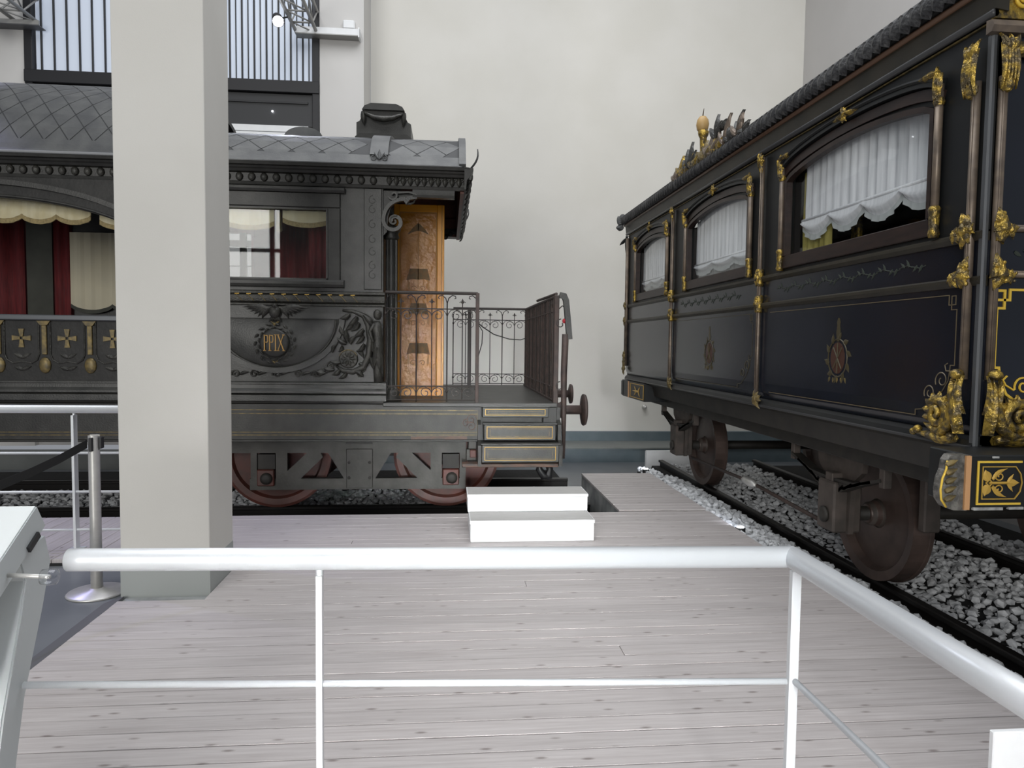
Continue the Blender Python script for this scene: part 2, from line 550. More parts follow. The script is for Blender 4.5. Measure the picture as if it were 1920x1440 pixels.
# back wall right part, stepped plinth
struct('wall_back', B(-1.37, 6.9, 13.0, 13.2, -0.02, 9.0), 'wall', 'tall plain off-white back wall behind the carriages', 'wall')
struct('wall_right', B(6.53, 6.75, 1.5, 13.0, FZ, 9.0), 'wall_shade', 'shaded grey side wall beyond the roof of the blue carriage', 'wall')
# nearer wall strip with the tall framed window
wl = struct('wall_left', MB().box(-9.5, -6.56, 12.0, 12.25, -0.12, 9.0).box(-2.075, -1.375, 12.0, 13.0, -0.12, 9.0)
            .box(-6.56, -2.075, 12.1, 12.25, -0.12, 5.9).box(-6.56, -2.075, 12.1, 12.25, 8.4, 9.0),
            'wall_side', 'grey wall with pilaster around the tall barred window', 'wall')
bb = thing('baseboard_back', (2.5, 12.5, FZ), 'stepped blue-grey plinth along the foot of the back wall', 'plinth', kind='structure')
B(-1.37, 6.5, 12.88, 13.05, -0.17, -0.0).build('upper_step', 'skirting_teal', bb)
B(-1.37, 6.5, 12.0, 12.9, FZ, -0.185).build('lower_step', 'skirting_teal', bb)
B(-1.37, 6.5, 11.98, 12.88, -0.185, -0.165).build('ledge', 'ledge_grey', bb)
bl = thing('baseboard_left', (-5, 11.6, FZ), 'low grey plinth under the barred window wall seen below the carriage', 'plinth', kind='structure')
B(-9.4, -1.4, 11.5, 12.0, FZ, -0.18).build('lower_step', 'ledge_grey', bl)

# tall window with vertical bars, dark spandrel and white band below it
w1 = thing('window_1', (-4.3, 12.05, 4.8), 'tall daylit window with close vertical dark bars above the carriage roof', 'window', kind='structure')
B(-6.42, -2.20, 12.06, 12.09, 5.75, 8.4).build('pane', 'window_pane', w1)
B(-6.56, -6.44, 11.97, 12.1, 5.55, 8.4, c=0.008).build('frame_side', 'window_black', w1)
B(-2.19, -2.075, 11.97, 12.1, 4.9, 8.4, c=0.008).build('frame_side', 'window_black', w1)
B(-6.56, -2.075, 11.95, 12.1, 5.57, 5.76, c=0.008).build('frame_sill', 'window_black', w1)
bar0 = None
nb = 44
for i in range(nb):
    x = -6.33 + i * (4.08 / (nb - 1))
    thin = i % 2 == 1
    if thin and x < -3.6: continue
    if bar0 is None:
        bar0 = MB().box(-0.012, 0.012, -0.015, 0.015, 0, 2.64, c=0.003).build('glazing_bar', 'spandrel', w1, loc=(0, 0, 0))
        bar0.location = Vector((x, 12.04, 5.76)) - Vector(ORG[w1.name])
    else:
        inst(bar0, 'glazing_bar', w1, (x, 12.04, 5.76), scale=(0.55 if thin else 1, 1, 1))
B(-6.56, -2.19, 12.02, 12.1, 5.06, 5.56).build('spandrel_panel', 'spandrel', w1)
B(-6.5, -2.26, 11.99, 12.03, 5.41, 5.44).build('spandrel_rail', 'window_black', w1)
B(-6.5, -2.26, 12.0, 12.06, 4.965, 5.06).build('white_band', 'white_paint', w1)
B(-6.5, -2.26, 11.98, 12.06, 4.72, 4.945).build('white_band', 'white_paint', w1)
MB().ball((-2.82, 12.0, 5.28), 0.014).build('pilot_light', 'lamp_glow', w1)

# square column
cm = struct('column', B(-2.03, -1.49, 4.61, 5.10, -0.045, 9.0, c=0.004), 'column_paint', 'thick square off-white column standing in front of the grey carriage', 'column')

MB().box(-2.032, -1.488, 4.608, 5.102, -0.045, 0.20).build('column_foot', 'foot_grey', cm)
# wooden platform: every plank its own piece
pf = thing('floor_platform', (0.3, 3.0, FZ), 'pale wooden board platform between the viewer and the carriages', 'platform', kind='structure')
MB().box(-2.0, 2.52, -1.2, 6.655, FZ, -0.024).box(1.675, 2.52, 6.655, 8.70, FZ, -0.024).build('subframe', 'platform_side', pf)
B(-6.4, -2.005, 5.38, 6.655, FZ, -0.024).build('subframe', 'plank_under', pf)
PW = 0.1185
y = -1.2
i = 0
while y < 8.69:
    y1 = min(y + PW, 8.70)
    if y < 6.64:
        x0 = -2.0
        if y1 > 4.6 and y < 5.11: x0 = -1.487
        xs = [x0]
        if i % 9 == 4: xs.append(random.uniform(-0.9, 1.6))
        xs.append(2.545)
        ymax = min(y1, 6.66)
    else:
        xs = [1.67, 2.545]
        ymax = y1
    for a, b in zip(xs[:-1], xs[1:]):
        B(a + 0.0012, b - 0.0012, y + 0.0022, ymax - 0.0022, -0.026, random.uniform(-0.0012, 0.0008), c=0.0022).build('plank', 'plank_x', pf)
    y += PW
    i += 1
x = -6.4
while x < -2.05:
    for a, b in ((5.37, 6.19), (6.195, 6.655)):
        B(x + 0.002, min(x + PW, -2.002) - 0.002, a, b, -0.026, random.uniform(-0.001, 0.0006), c=0.0022).build('plank', 'plank_y', pf)
    x += PW

# ------------------------------------------------------------------ ballast and rails
SIDE = MB()
bed = thing('ballast_bed', (3.9, 6, FZ), 'bed of broken grey stone under the blue carriage track', 'ballast', kind='structure')
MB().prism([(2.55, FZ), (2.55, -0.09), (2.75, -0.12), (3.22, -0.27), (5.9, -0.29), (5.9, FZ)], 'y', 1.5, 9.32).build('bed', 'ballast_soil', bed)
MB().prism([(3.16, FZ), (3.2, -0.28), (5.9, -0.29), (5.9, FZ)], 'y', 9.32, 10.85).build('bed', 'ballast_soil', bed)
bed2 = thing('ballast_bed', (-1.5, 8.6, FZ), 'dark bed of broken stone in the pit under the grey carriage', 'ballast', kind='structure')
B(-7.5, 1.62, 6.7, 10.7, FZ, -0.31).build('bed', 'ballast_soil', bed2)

def rock(sc):
    g = (1 + 5 ** 0.5) / 2
    v = [(-1, g, 0), (1, g, 0), (-1, -g, 0), (1, -g, 0), (0, -1, g), (0, 1, g), (0, -1, -g), (0, 1, -g), (g, 0, -1), (g, 0, 1), (-g, 0, -1), (-g, 0, 1)]
    f = [(0, 11, 5), (0, 5, 1), (0, 1, 7), (0, 7, 10), (0, 10, 11), (1, 5, 9), (5, 11, 4), (11, 10, 2), (10, 7, 6), (7, 1, 8), (3, 9, 4), (3, 4, 2), (3, 2, 6), (3, 6, 8), (3, 8, 9), (4, 9, 5), (2, 4, 11), (6, 2, 10), (8, 6, 7), (9, 8, 1)]
    s3 = (random.uniform(0.75, 1.25), random.uniform(0.75, 1.25), random.uniform(0.55, 0.9))
    vs = []
    for p in v:
        k = sc * random.uniform(0.72, 1.22) / 1.9
        vs.append((p[0] * k * s3[0], p[1] * k * s3[1], p[2] * k * s3[2]))
    return vs, f
ROCKS = [rock(1.0) for _ in range(8)]
def surf(x):
    if x < 2.75: return -0.045 - (x - 2.55) * 0.2
    if x < 3.22: return -0.085 - (x - 2.75) * 0.34
    return -0.26
pts = []
def scatter(x0, x1, y0, y1, sp, zf, skip=None):
    yy = y0
    while yy < y1:
        xx = x0
        while xx < x1:
            px, py = xx + random.uniform(-.45, .45) * sp, yy + random.uniform(-.45, .45) * sp
            if not (skip and skip(px, py)):
                pts.append((px, py, zf(px) + random.uniform(-0.034, 0.016), random.uniform(0.024, 0.041)))
            xx += sp
        yy += sp
rail_skip = lambda x, y: abs(x - 3.31) < 0.075 or abs(x - 4.81) < 0.075
scatter(2.575, 3.24, 2.6, 9.3, 0.056, surf, rail_skip)
scatter(3.40, 4.75, 3.2, 10.8, 0.068, surf, rail_skip)
scatter(4.9, 5.5, 4.0, 9.0, 0.07, surf, rail_skip)
nr = len(pts)
scatter(-6.0, 1.58, 7.95, 9.1, 0.06, lambda x: -0.28)
scatter(-6.0, 1.58, 6.75, 7.65, 0.075, lambda x: -0.29)
right, left = pts[:nr], pts[nr:]
# the stones that show largest: near, in the frame, beside the platform or between the rails
def key(p):
    x, y, z, s = p
    shows = (y > 3.75 and 1.27 * y / 1.9 + x * 0 > 0 and (x / y) < 0.83) and ((3.38 < x < 4.75 and y < 6.4 and x / y > 0.62) or (x < 3.2 and y > 4.3))
    return (0 if shows else 1, (x * x + y * y) / (s * s))
right.sort(key=key)
rock_meshes = []
for q, (vs, f) in enumerate(ROCKS):
    me = bpy.data.meshes.new('stone')
    me.from_pydata(vs, [], f)
    me.materials.append(MATS['stone'])
    fix_normals(me)
    rock_meshes.append(me)
borg = Vector(ORG[bed.name])
for p in right[:300]:
    o = bpy.data.objects.new('stone', random.choice(rock_meshes))
    COL.objects.link(o)
    o.parent = bed
    o.location = Vector(p[:3]) - borg
    o.rotation_euler = (random.uniform(-.6, .6), random.uniform(-.6, .6), random.uniform(0, 6.28))
    o.scale = (p[3] / 0.95,) * 3
def stone_stuff(lst, parent):
    mb = MB()
    for p in lst:
        vs, f = random.choice(ROCKS)
        rot = Matrix.Rotation(random.uniform(0, 6.28), 3, 'Z') @ Matrix.Rotation(random.uniform(-.6, .6), 3, 'X')
        k = p[3] / 0.95
        mb.add([rot @ (Vector(v) * k) + Vector(p[:3]) for v in vs], f)
    me = bpy.data.meshes.new('stones')
    org = Vector(ORG[parent.name])
    me.from_pydata([tuple(Vector(v) - org) for v in mb.v], [], mb.f)
    me.materials.append(MATS['stone'])
    me.update()
    o = bpy.data.objects.new('stones', me)
    COL.objects.link(o)
    o.parent = parent
    o['kind'] = 'stuff'
stone_stuff(right[300:], bed)
stone_stuff(left, bed2)

def rail_profile(c, top):
    t = top
    return [(c - .065, t - .15), (c + .065, t - .15), (c + .065, t - .135), (c + .012, t - .115), (c + .012, t - .045), (c + .036, t - .035), (c + .036, t - .008), (c + .028, t), (c - .028, t), (c - .036, t - .008), (c - .036, t - .035), (c - .012, t - .045), (c - .012, t - .115), (c - .065, t - .135)]
def steel_rail(axis, c, a, b, label, group):
    loc = ((c, a, -.32) if axis == 'y' else (a, c, -.32))
    o = MB().prism(rail_profile(c, -0.17), axis, a, b).build('steel_rail', 'rail_steel', loc=loc)
    tag(o, label, 'rail', group)
steel_rail('y', 3.31, 1.6, 10.75, 'dark steel rail next to the wooden platform, under the blue carriage', 'rails of the right track')
steel_rail('y', 4.81, 1.6, 10.75, 'dark steel rail in the shade, farther from the wooden platform', 'rails of the right track')
steel_rail('x', 7.8, -7.4, 1.6, 'dark steel rail along the platform edge under the red wheels', 'rails of the left track')
steel_rail('x', 9.3, -7.4, 1.6, 'dark steel rail ending behind the white steps', 'rails of the left track')

wp = thing('buffer_stop', (4.1, 11.45, FZ), 'low white board closing the end of the right track', 'buffer stop')
B(3.27, 4.35, 11.42, 11.47, FZ, -0.13, c=0.004).build('board', 'white_paint', wp)
B(3.3, 3.42, 11.47, 11.6, FZ, -0.16).build('brace', 'white_paint', wp)
B(4.2, 4.32, 11.47, 11.6, FZ, -0.16).build('brace', 'white_paint', wp)
for (x, y, lb) in ((2.575, 9.0, 'small bright spotlight on the stones at the far end of the platform'), (2.60, 6.05, 'small bright spotlight on the stones at the platform edge, the nearer one')):
    t = thing('ground_spotlight', (x, y, -0.06), lb, 'spotlight', 'spotlights along the ballast')
    MB().lathe([(0.0, 0), (0.040, 0), (0.044, 0.02), (0.044, 0.052), (0.034, 0.056)], (x, y, -0.06), 'z', 16).build('housing', 'black_plastic', t, True)
    MB().lathe([(0.0, 0.05), (0.033, 0.05), (0.030, 0.064), (0.001, 0.070)], (x, y, -0.06), 'z', 16).build('lens', 'lamp_glow', t, True)
    ld = bpy.data.lights.new('ground_beam', 'SPOT')
    ld.energy, ld.color, ld.spot_size, ld.spot_blend, ld.shadow_soft_size = (22 if y > 7 else 7), (0.80, 0.86, 1.0), R(110), 1.0, 0.05
    lo = bpy.data.objects.new('ground_beam', ld)
    COL.objects.link(lo)
    aim(lo, (x, y, 0.03), (1.4, 13.0, 1.6))
kb = thing('door_stop', (3.66, 12.96, 0.43), 'small round metal stop fixed to the back wall beside the blue carriage', 'wall stop')
MB().lathe([(0.045, 0.03), (0.045, 0.0), (0.015, -0.01)], (3.66, 12.97, 0.45), 'y', 14).build('plate', 'brushed_steel', kb, True)
MB().ball((3.66, 12.93, 0.45), 0.036).build('ball', 'brushed_steel', kb, True)

# ------------------------------------------------------------------ lighting trusses
def truss(xc, z0, label):
    t = thing('lighting_truss', (xc, 9.5, z0), label, 'truss', 'lighting trusses')
    hw, h, r = 0.16, 0.34, 0.028
    ya, yb = 6.5, 11.93
    for sx in (-1, 1):
        for zz in (0, h):
            MB().tube([(xc + sx * hw, ya, z0 + zz), (xc + sx * hw, yb, z0 + zz)], r, 10).build('chord', 'truss_grey', t, True)
    n = 14
    for k in range(n + 1):
        yy = ya + (yb - ya) * k / n
        y2 = ya + (yb - ya) * (k + 1) / n
        MB().tube([(xc - hw, yy, z0), (xc + hw, yy, z0)], 0.014, 6).build('brace', 'truss_grey', t, True)
        if k < n:
            for sx in (-1, 1):
                a, b = (0, h) if k % 2 else (h, 0)
                MB().tube([(xc + sx * hw, yy, z0 + a), (xc + sx * hw, y2, z0 + b)], 0.014, 6).build('brace', 'truss_grey', t, True)
            MB().tube([(xc - hw, yy, z0), (xc + hw, y2, z0)], 0.012, 6).build('brace', 'truss_grey', t, True)
    return t
truss(-2.26, 6.50, 'grey metal lighting truss reaching the wall just left of the pilaster')
truss(-6.48, 6.46, 'grey metal lighting truss at the top left corner')
sh = thing('wall_bracket', (-1.75, 11.9, 6.5), 'white horizontal wall bracket under the truss end beside the pilaster', 'bracket')
B(-2.42, -1.42, 11.80, 11.995, 6.44, 6.455).build('base_plate', 'truss_grey', sh)
B(-2.42, -1.42, 11.80, 11.83, 6.455, 6.55).build('front_plate', 'white_paint', sh)
B(-1.44, -1.42, 11.79, 11.995, 6.42, 6.57).build('end_plate', 'white_paint', sh)
sh = thing('wall_bracket', (-6.8, 11.9, 6.38), 'grey horizontal wall bracket under the truss end at the far left', 'bracket')
B(-7.4, -6.24, 11.80, 11.995, 6.36, 6.375).build('base_plate', 'dark_trim', sh)
B(-7.4, -6.24, 11.80, 11.83, 6.375, 6.44).build('front_plate', 'truss_grey', sh)
rb = thing('sensor_box', (-1.6, 11.9, 6.58), 'small white rounded box above the wall bracket on the pilaster', 'box')
B(-1.70, -1.51, 11.93, 12.0, 6.60, 6.74, c=0.018).build('case', 'white_paint', rb)
B(-1.69, -1.52, 11.95, 12.0, 6.575, 6.60).build('base', 'truss_grey', rb)
def spot_lamp(p, label, target, power, color, hang):
    t = thing('spotlight', p, label, 'spotlight', 'stage spotlights on the trusses')
    p = Vector(p)
    d = (Vector(target) - p).normalized()
    a = p - d * 0.22
    MB().tube([a, a + d * 0.05, p], [0.055, 0.075, 0.088], 16).build('housing', 'black_plastic', t, True)
    MB().tube([p - d * 0.004, p + d * 0.012], [0.082, 0.070], 16).build('lens', 'lamp_glow', t, True)
    MB().tube([a + d * 0.1, Vector((hang[0], (a + d * 0.1).y, hang[1]))], 0.012, 6).build('yoke', 'black_plastic', t, True)
    ld = bpy.data.lights.new('spot', 'SPOT')
    ld.energy, ld.color, ld.spot_size, ld.spot_blend, ld.shadow_soft_size = power, color, R(42), 0.7, 0.08
    lo = bpy.data.objects.new('spot_beam', ld)
    COL.objects.link(lo)
    aim(lo, p + d * 0.05, target)
spot_lamp((-2.54, 11.2, 6.35), 'bright white spotlight hanging at the truss near the pilaster', (0.2, 3.5, 0), 260, (0.80, 0.84, 1.0), (-2.42, 6.456))
spot_lamp((-6.80, 11.0, 6.24), 'bright spotlight at the left picture edge under the truss', (-3.5, 6.3, 0.3), 160, (0.62, 0.62, 1.0), (-6.64, 6.416))
spot_lamp((-6.80, 6.95, 6.24), 'added violet-white spotlight on the left truss, out of view, to tint the boards', (-3.4, 6.0, 0.0), 620, (0.50, 0.48, 1.0), (-6.64, 6.416))  # unseen lamp, added to give the left boards their violet tint

# ------------------------------------------------------------------ grey carriage with the end balcony
LC = thing('railway_carriage', (-2.5, 8.55, -0.17), 'dark grey ornate railway carriage with diamond-tiled roof, yellow door and end balcony', 'carriage')
Y0, Y9 = 7.0, 10.1
NY = (0, -1, 0)
def P(name, mb, m, parent=LC, smooth=False): return mb.build(name, m, parent, smooth)

# underframe
sole = P('sole_beam', B(-6.8, 0.335, 7.0, 7.12, 0.65, 1.0, c=0.006), 'bronze_dark')
for z in (0.94, 0.905, 0.725, 0.698):
    P('gold_line', B(-6.7, 0.30, 6.996, 7.0, z - 0.0035, z + 0.0035), 'gold_dull', sole)
P('gold_line', B(0.297, 0.303, 6.996, 7.0, 0.698, 0.94), 'gold_dull', sole)
P('corner_scroll', MB().tube(spiral((0.24, 0.85), 0.055, 0.01, 0, 500, 24, y=6.995), 0.0045, 5).tube(spiral((0.24, 0.78), 0.055, 0.01, 180, -320, 24, y=6.995), 0.0045, 5)
  .tube(spiral((0.19, 0.815), 0.04, 0.01, 90, 520, 20, y=6.995), 0.004, 5), 'rust_scuff', sole)
P('scuffed_edge', B(-0.35, 0.2, 6.994, 7.004, 0.655, 0.685), 'rust_scuff', sole)
P('lower_lip', B(-6.8, 0.34, 6.985, 7.02, 0.632, 0.652, c=0.004), 'bronze_dark', sole)
P('sole_beam', B(-6.8, 0.335, 9.98, 10.1, 0.65, 1.0), 'bronze_dark')
P('floor_pan', B(-6.8, -0.62, 7.06, 10.04, 0.95, 1.03), 'under_dark')
P('deck', B(-0.62, 1.09, 6.98, 10.1, 0.975, 1.015, c=0.006), 'bronze')
P('end_beam', B(0.95, 1.09, 7.0, 10.1, 0.68, 0.974, c=0.006), 'bronze_dark')

# plinth mouldings at the foot of the body
pl = [(6.985, 1.03), (6.955, 1.03), (6.955, 1.085), (6.975, 1.095), (6.945, 1.105), (6.945, 1.125), (6.97, 1.15), (6.975, 1.185), (6.96, 1.19), (6.96, 1.205), (6.985, 1.215), (7.06, 1.215), (7.06, 1.03)]
P('plinth', MB().prism(pl, 'x', -6.5, -0.585), 'bronze')
# body walls
P('lower_wall', B(-2.75, -0.62, 7.0, 7.05, 1.2, 2.19), 'bronze')
P('upper_wall', MB().box(-1.137, -0.62, 7.0, 7.05, 2.19, 3.1).box(-2.75, -2.28, 7.0, 7.05, 2.19, 3.1).box(-2.28, -1.137, 7.0, 7.05, 2.86, 3.1), 'bronze')
P('end_wall', MB().box(-0.66, -0.62, 7.05, 7.84, 1.03, 3.1).box(-0.66, -0.62, 8.75, 10.05, 1.03, 3.1).box(-0.66, -0.62, 7.84, 8.75, 3.06, 3.4), 'bronze_dark')
P('far_wall', MB().box(-6.5, -0.62, 10.05, 10.1, 1.03, 2.2).box(-6.5, -3.0, 10.05, 10.1, 2.2, 3.2).box(-2.33, -0.62, 10.05, 10.1, 2.2, 3.2).box(-3.0, -2.33, 10.05, 10.1, 3.05, 3.2), 'velvet_red')
P('inner_partition', B(-2.35, -2.32, 8.9, 10.05, 1.03, 3.1), 'velvet_red')
P('inner_ceiling', B(-6.5, -0.66, 7.06, 10.05, 3.13, 3.16), 'mahogany_red')
# belt moulding with twisted gold strokes
belt = P('belt_moulding', MB().prism([(6.99, 1.935), (6.965, 1.94), (6.965, 1.955), (6.98, 1.96), (6.955, 1.975), (6.95, 2.0), (6.955, 2.03), (6.98, 2.045), (6.965, 2.05), (6.965, 2.07), (7.0, 2.08), (7.0, 1.935)], 'x', -2.75, -0.6), 'bronze_relief')
for k in range(17):
    x = -2.62 + k * 0.107
    P('twist_stroke', MB().tube([(x, 6.953, 2.035), (x + 0.02, 6.946, 2.015), (x + 0.055, 6.948, 1.975)], [0.005, 0.004, 0.003], 5), 'gold_dull', belt)
    P('gold_tip', MB().tube([(x - 0.012, 6.951, 2.040), (x + 0.028, 6.951, 2.042)], 0.0045, 5), 'gold_line', belt)
# window of the saloon
win = P('window', MB().ribbon([(-2.42, 6.985, 3.0), (-1.07, 6.985, 3.0), (-1.07, 6.985, 2.14)], 0.0, 0.0, NY), 'bronze_dark') if 0 else None
win = P('window', MB().box(-2.4, -1.02, 6.975, 7.02, 2.865, 3.0, c=0.006).box(-1.137, -1.02, 6.975, 7.02, 2.17, 2.864, c=0.006).box(-2.4, -2.28, 6.975, 7.02, 2.17, 2.864, c=0.006), 'bronze_dark')
P('head_moulding', MB().prism([(7.0, 3.0), (6.95, 3.0), (6.93, 3.02), (6.925, 3.04), (6.95, 3.05), (7.0, 3.05)], 'x', -2.45, -0.975), 'bronze', win)
P('sill', MB().prism([(7.0, 2.11), (6.955, 2.115), (6.945, 2.14), (6.945, 2.165), (6.965, 2.185), (7.0, 2.185)], 'x', -2.45, -0.985), 'bronze_dark', win)
P('inner_bead', MB().box(-2.28, -1.137, 6.99, 7.03, 2.845, 2.862).box(-1.154, -1.137, 6.99, 7.03, 2.186, 2.845).box(-2.28, -1.137, 6.99, 7.03, 2.186, 2.20), 'bronze', win)
P('pane', B(-2.28, -1.137, 7.028, 7.032, 2.19, 2.86), 'glass', win)

def valance(x0, x1, y, zt, zb, n, parent, amp=0.045, m='cream_fabric', fr='fringe'):
    """hanging scalloped valance with a fringe, gently pleated"""
    N = 12 * n
    mb, mf = MB(), MB()
    def low(i):
        t = (i / 12.0) % 1.0
        return zb + amp * (1 - math.sin(PI * t) ** 0.7)
    top, bot, fr0 = [], [], []
    for i in range(N + 1):
        xx = x0 + (x1 - x0) * i / N
        yy = y + 0.006 * math.sin(i * 1.9)
        top.append((xx, yy, zt)); bot.append((xx, yy - 0.004, low(i))); fr0.append((xx, yy - 0.005, low(i) - 0.045))
    vs = top + bot
    mb.add(vs, [(i, i + 1, N + 2 + i, N + 1 + i) for i in range(N)])
    mb.add([(a, b + 0.012, c) for a, b, c in vs], [(N + 1 + i, N + 2 + i, i + 1, i) for i in range(N)])
    vs = bot + fr0
    mf.add(vs, [(i, i + 1, N + 2 + i, N + 1 + i) for i in range(N)])
    mf.add([(a, b + 0.012, c) for a, b, c in vs], [(N + 1 + i, N + 2 + i, i + 1, i) for i in range(N)])
    o = mb.build('valance', m, parent, False)
    mf.build('fringe', fr, o)
    return o
valance(-2.12, -1.66, 7.10, 2.85, 2.70, 1, LC)
valance(-1.58, -1.13, 7.10, 2.85, 2.735, 1, LC)
P('tassel', MB().lathe([(0.012, 0), (0.030, 0.02), (0.026, 0.10), (0.018, 0.16), (0.022, 0.19), (0.010, 0.21)], (-1.615, 7.11, 2.64), 'z', 10), 'gold_dull', LC, True)
def drape(name, x0, x1, y, z0, z1, m, folds=6, dep=0.025, parent=LC):
    n = folds * 6
    vs, fs = [], []
    for i in range(n + 1):
        t = i / n
        yy = y + dep * math.sin(t * folds * 2 * PI)
        vs += [(x0 + (x1 - x0) * t, yy, z0), (x0 + (x1 - x0) * t, yy, z1), (x0 + (x1 - x0) * t, yy + 0.015, z0), (x0 + (x1 - x0) * t, yy + 0.015, z1)]
    for i in range(n):
        a, b = i * 4, i * 4 + 4
        fs += [(a, b, b + 1, a + 1), (a + 3, b + 3, b + 2, a + 2), (a + 1, b + 1, b + 3, a + 3), (a, a + 2, b + 2, b)]
    return MB().add(vs, fs).build(name, m, parent, True)
drape('red_curtain', -1.96, -1.22, 8.2, 1.1, 3.1, 'velvet_red', 5)
drape('red_curtain', -1.36, -1.17, 7.22, 2.0, 2.85, 'velvet_red', 3, 0.015)
# far saloon window seen through the near one
fw = P('far_window', MB().box(-3.0, -2.33, 10.03, 10.09, 2.2, 2.25).box(-2.80, -2.72, 10.03, 10.09, 2.25, 3.05).box(-3.0, -2.33, 10.03, 10.09, 2.87, 2.95).box(-3.0, -2.33, 10.05, 10.07, 2.60, 2.612), 'under_dark')
P('pane', B(-3.0, -2.33, 10.07, 10.074, 2.25, 3.05), 'glass', fw)

# pilaster with engraved strip at the corner
pil = P('pilaster', B(-0.80, -0.63, 6.985, 7.02, 2.1, 3.06, c=0.006), 'bronze')
for z in (2.95, 2.86, 2.72, 2.58, 2.46, 2.33, 2.24):
    P('engraving', MB().tube(spiral((-0.715, z), 0.045, 0.012, 90, 450, 18, y=6.984), 0.004, 5), 'bronze_dark', pil)
fl = []
for k in range(48):
    a = 2 * PI * k / 48
    r = 0.058 if k % 4 < 2 else 0.046
    fl.append((-0.55 + r * math.cos(a), 7.16 + r * math.sin(a)))
fc = P('fluted_column', MB().prism(fl, 'z', 1.12, 2.62), 'bronze_dark')
P('capital', MB().lathe([(0.06, 0), (0.075, 0.02), (0.065, 0.06), (0.09, 0.1), (0.09, 0.13)], (-0.55, 7.16, 2.6), 'z', 16), 'bronze_dark', fc, True)
P('column_base', MB().lathe([(0.10, 0), (0.10, 0.04), (0.075, 0.06), (0.085, 0.09), (0.06, 0.12)], (-0.55, 7.16, 1.015), 'z', 16), 'bronze_dark', fc, True)

# carved lower panel: half-oval cartouche, medallion, eagle, foliage
XC, ZT = -1.62, 1.84
hw, hd = 0.62, 0.52
ring = []
for i in range(25):
    a = PI + PI * i / 24
    ring.append((XC + hw * math.cos(a), 6.985, ZT + hd * math.sin(a)))
ct = P('cartouche', MB().ribbon([(XC + hw, 6.985, ZT), (XC - hw, 6.985, ZT)] + ring[1:-1], 0.05, 0.05, NY, closed=True), 'bronze')
inner = MB()
M1, M2 = 10, 24
vs, fs = [], []
for j in range(M1 + 1):
    for i in range(M2 + 1):
        u = i / M2 * 2 - 1
        t = j / M1
        dz = hd * 0.93 * math.sqrt(max(0, 1 - (u * 0.999) ** 2)) * t
        bul = 0.055 * (1 - u * u) * math.sin(PI * min(1, 0.08 + t * 0.92)) ** 0.8
        vs.append((XC + u * hw * 0.95, 6.996 - bul, ZT - 0.02 - dz))
for j in range(M1):
    for i in range(M2):
        a = j * (M2 + 1) + i
        fs.append((a, a + 1, a + M2 + 2, a + M2 + 1))
P('bulged_panel', inner.add(vs, fs), 'bronze', ct, True)
P('inner_bead', MB().tube([(XC + (p[0] - XC) * 0.90, 6.975, ZT - 0.03 + (p[2] - ZT) * 0.90) for p in ring], 0.011, 6), 'bronze_relief', ct, True)
md = P('medallion', MB().lathe([(0.135, 0.02), (0.135, -0.02), (0.115, -0.03), (0.02, -0.036)], (XC - 0.004, 6.935, 1.58), 'y', 32), 'bronze_dark', LC, True)
for k in range(30):
    a = 2 * PI * k / 30
    c = Vector((XC + 0.165 * math.cos(a), 6.93, 1.575 + 0.165 * math.sin(a)))
    tg = Vector((-math.sin(a), 0, math.cos(a)))
    rd = Vector((math.cos(a), 0, math.sin(a)))
    P('laurel_leaf', MB().leaf(c - tg * 0.018 + rd * (0.012 if k % 2 else -0.012), c + tg * 0.03 + rd * (0.03 if k % 2 else -0.022), 0.022, 0.010, NY, 0.005), 'bronze_relief', md)
P('gold_bow', MB().leaf((XC, 6.93, 1.755), (XC - 0.045, 6.93, 1.79), 0.02, 0.01, NY).leaf((XC, 6.93, 1.755), (XC + 0.045, 6.93, 1.79), 0.02, 0.01, NY).ball((XC, 6.925, 1.757), 0.015), 'gold_dull', md)
P('gold_bow', MB().leaf((XC, 6.93, 1.39), (XC - 0.03, 6.93, 1.42), 0.018, 0.01, NY).leaf((XC, 6.93, 1.39), (XC + 0.03, 6.93, 1.42), 0.018, 0.01, NY), 'gold_dull', md)
# the gilt letters PPIX, tall and close together
def stroke(*p, w=0.012): return MB().ribbon([(XC + a, 6.895, 1.583 + b) for a, b in p], w, 0.008, NY)
hgt = 0.074
def letter_p(x):
    s = stroke((x, -hgt), (x, hgt), w=0.0095)
    s.ribbon([(XC + a, 6.895, 1.583 + b) for a, b in ((x, hgt - .006), (x + .025, hgt - .006), (x + .031, hgt - .02), (x + .031, .018), (x + .025, .004), (x, .004))], 0.0065, 0.008, NY)
    s.ribbon([(XC + x - .012, 6.895, 1.583 - hgt), (XC + x + .014, 6.895, 1.583 - hgt)], 0.006, 0.008, NY)
    return s
P('letter_p', letter_p(-0.088), 'letter_gold', md)
P('letter_p', letter_p(-0.040), 'letter_gold', md)
s = stroke((0.014, -hgt), (0.014, hgt), w=0.0095)
s.ribbon([(XC, 6.895, 1.583 + hgt), (XC + .028, 6.895, 1.583 + hgt)], 0.006, 0.008, NY).ribbon([(XC, 6.895, 1.583 - hgt), (XC + .028, 6.895, 1.583 - hgt)], 0.006, 0.008, NY)
P('letter_i', s, 'letter_gold', md)
s = stroke((0.036, hgt), (0.088, -hgt), w=0.010)
s.ribbon([(XC + .086, 6.893, 1.583 + hgt), (XC + .036, 6.893, 1.583 - hgt)], 0.006, 0.008, NY)
for sx, sz in ((.036, 1), (.086, 1), (.036, -1), (.088, -1)):
    s.ribbon([(XC + sx - .012, 6.895, 1.583 + sz * hgt), (XC + sx + .012, 6.895, 1.583 + sz * hgt)], 0.006, 0.008, NY)
P('letter_x', s, 'letter_gold', md)
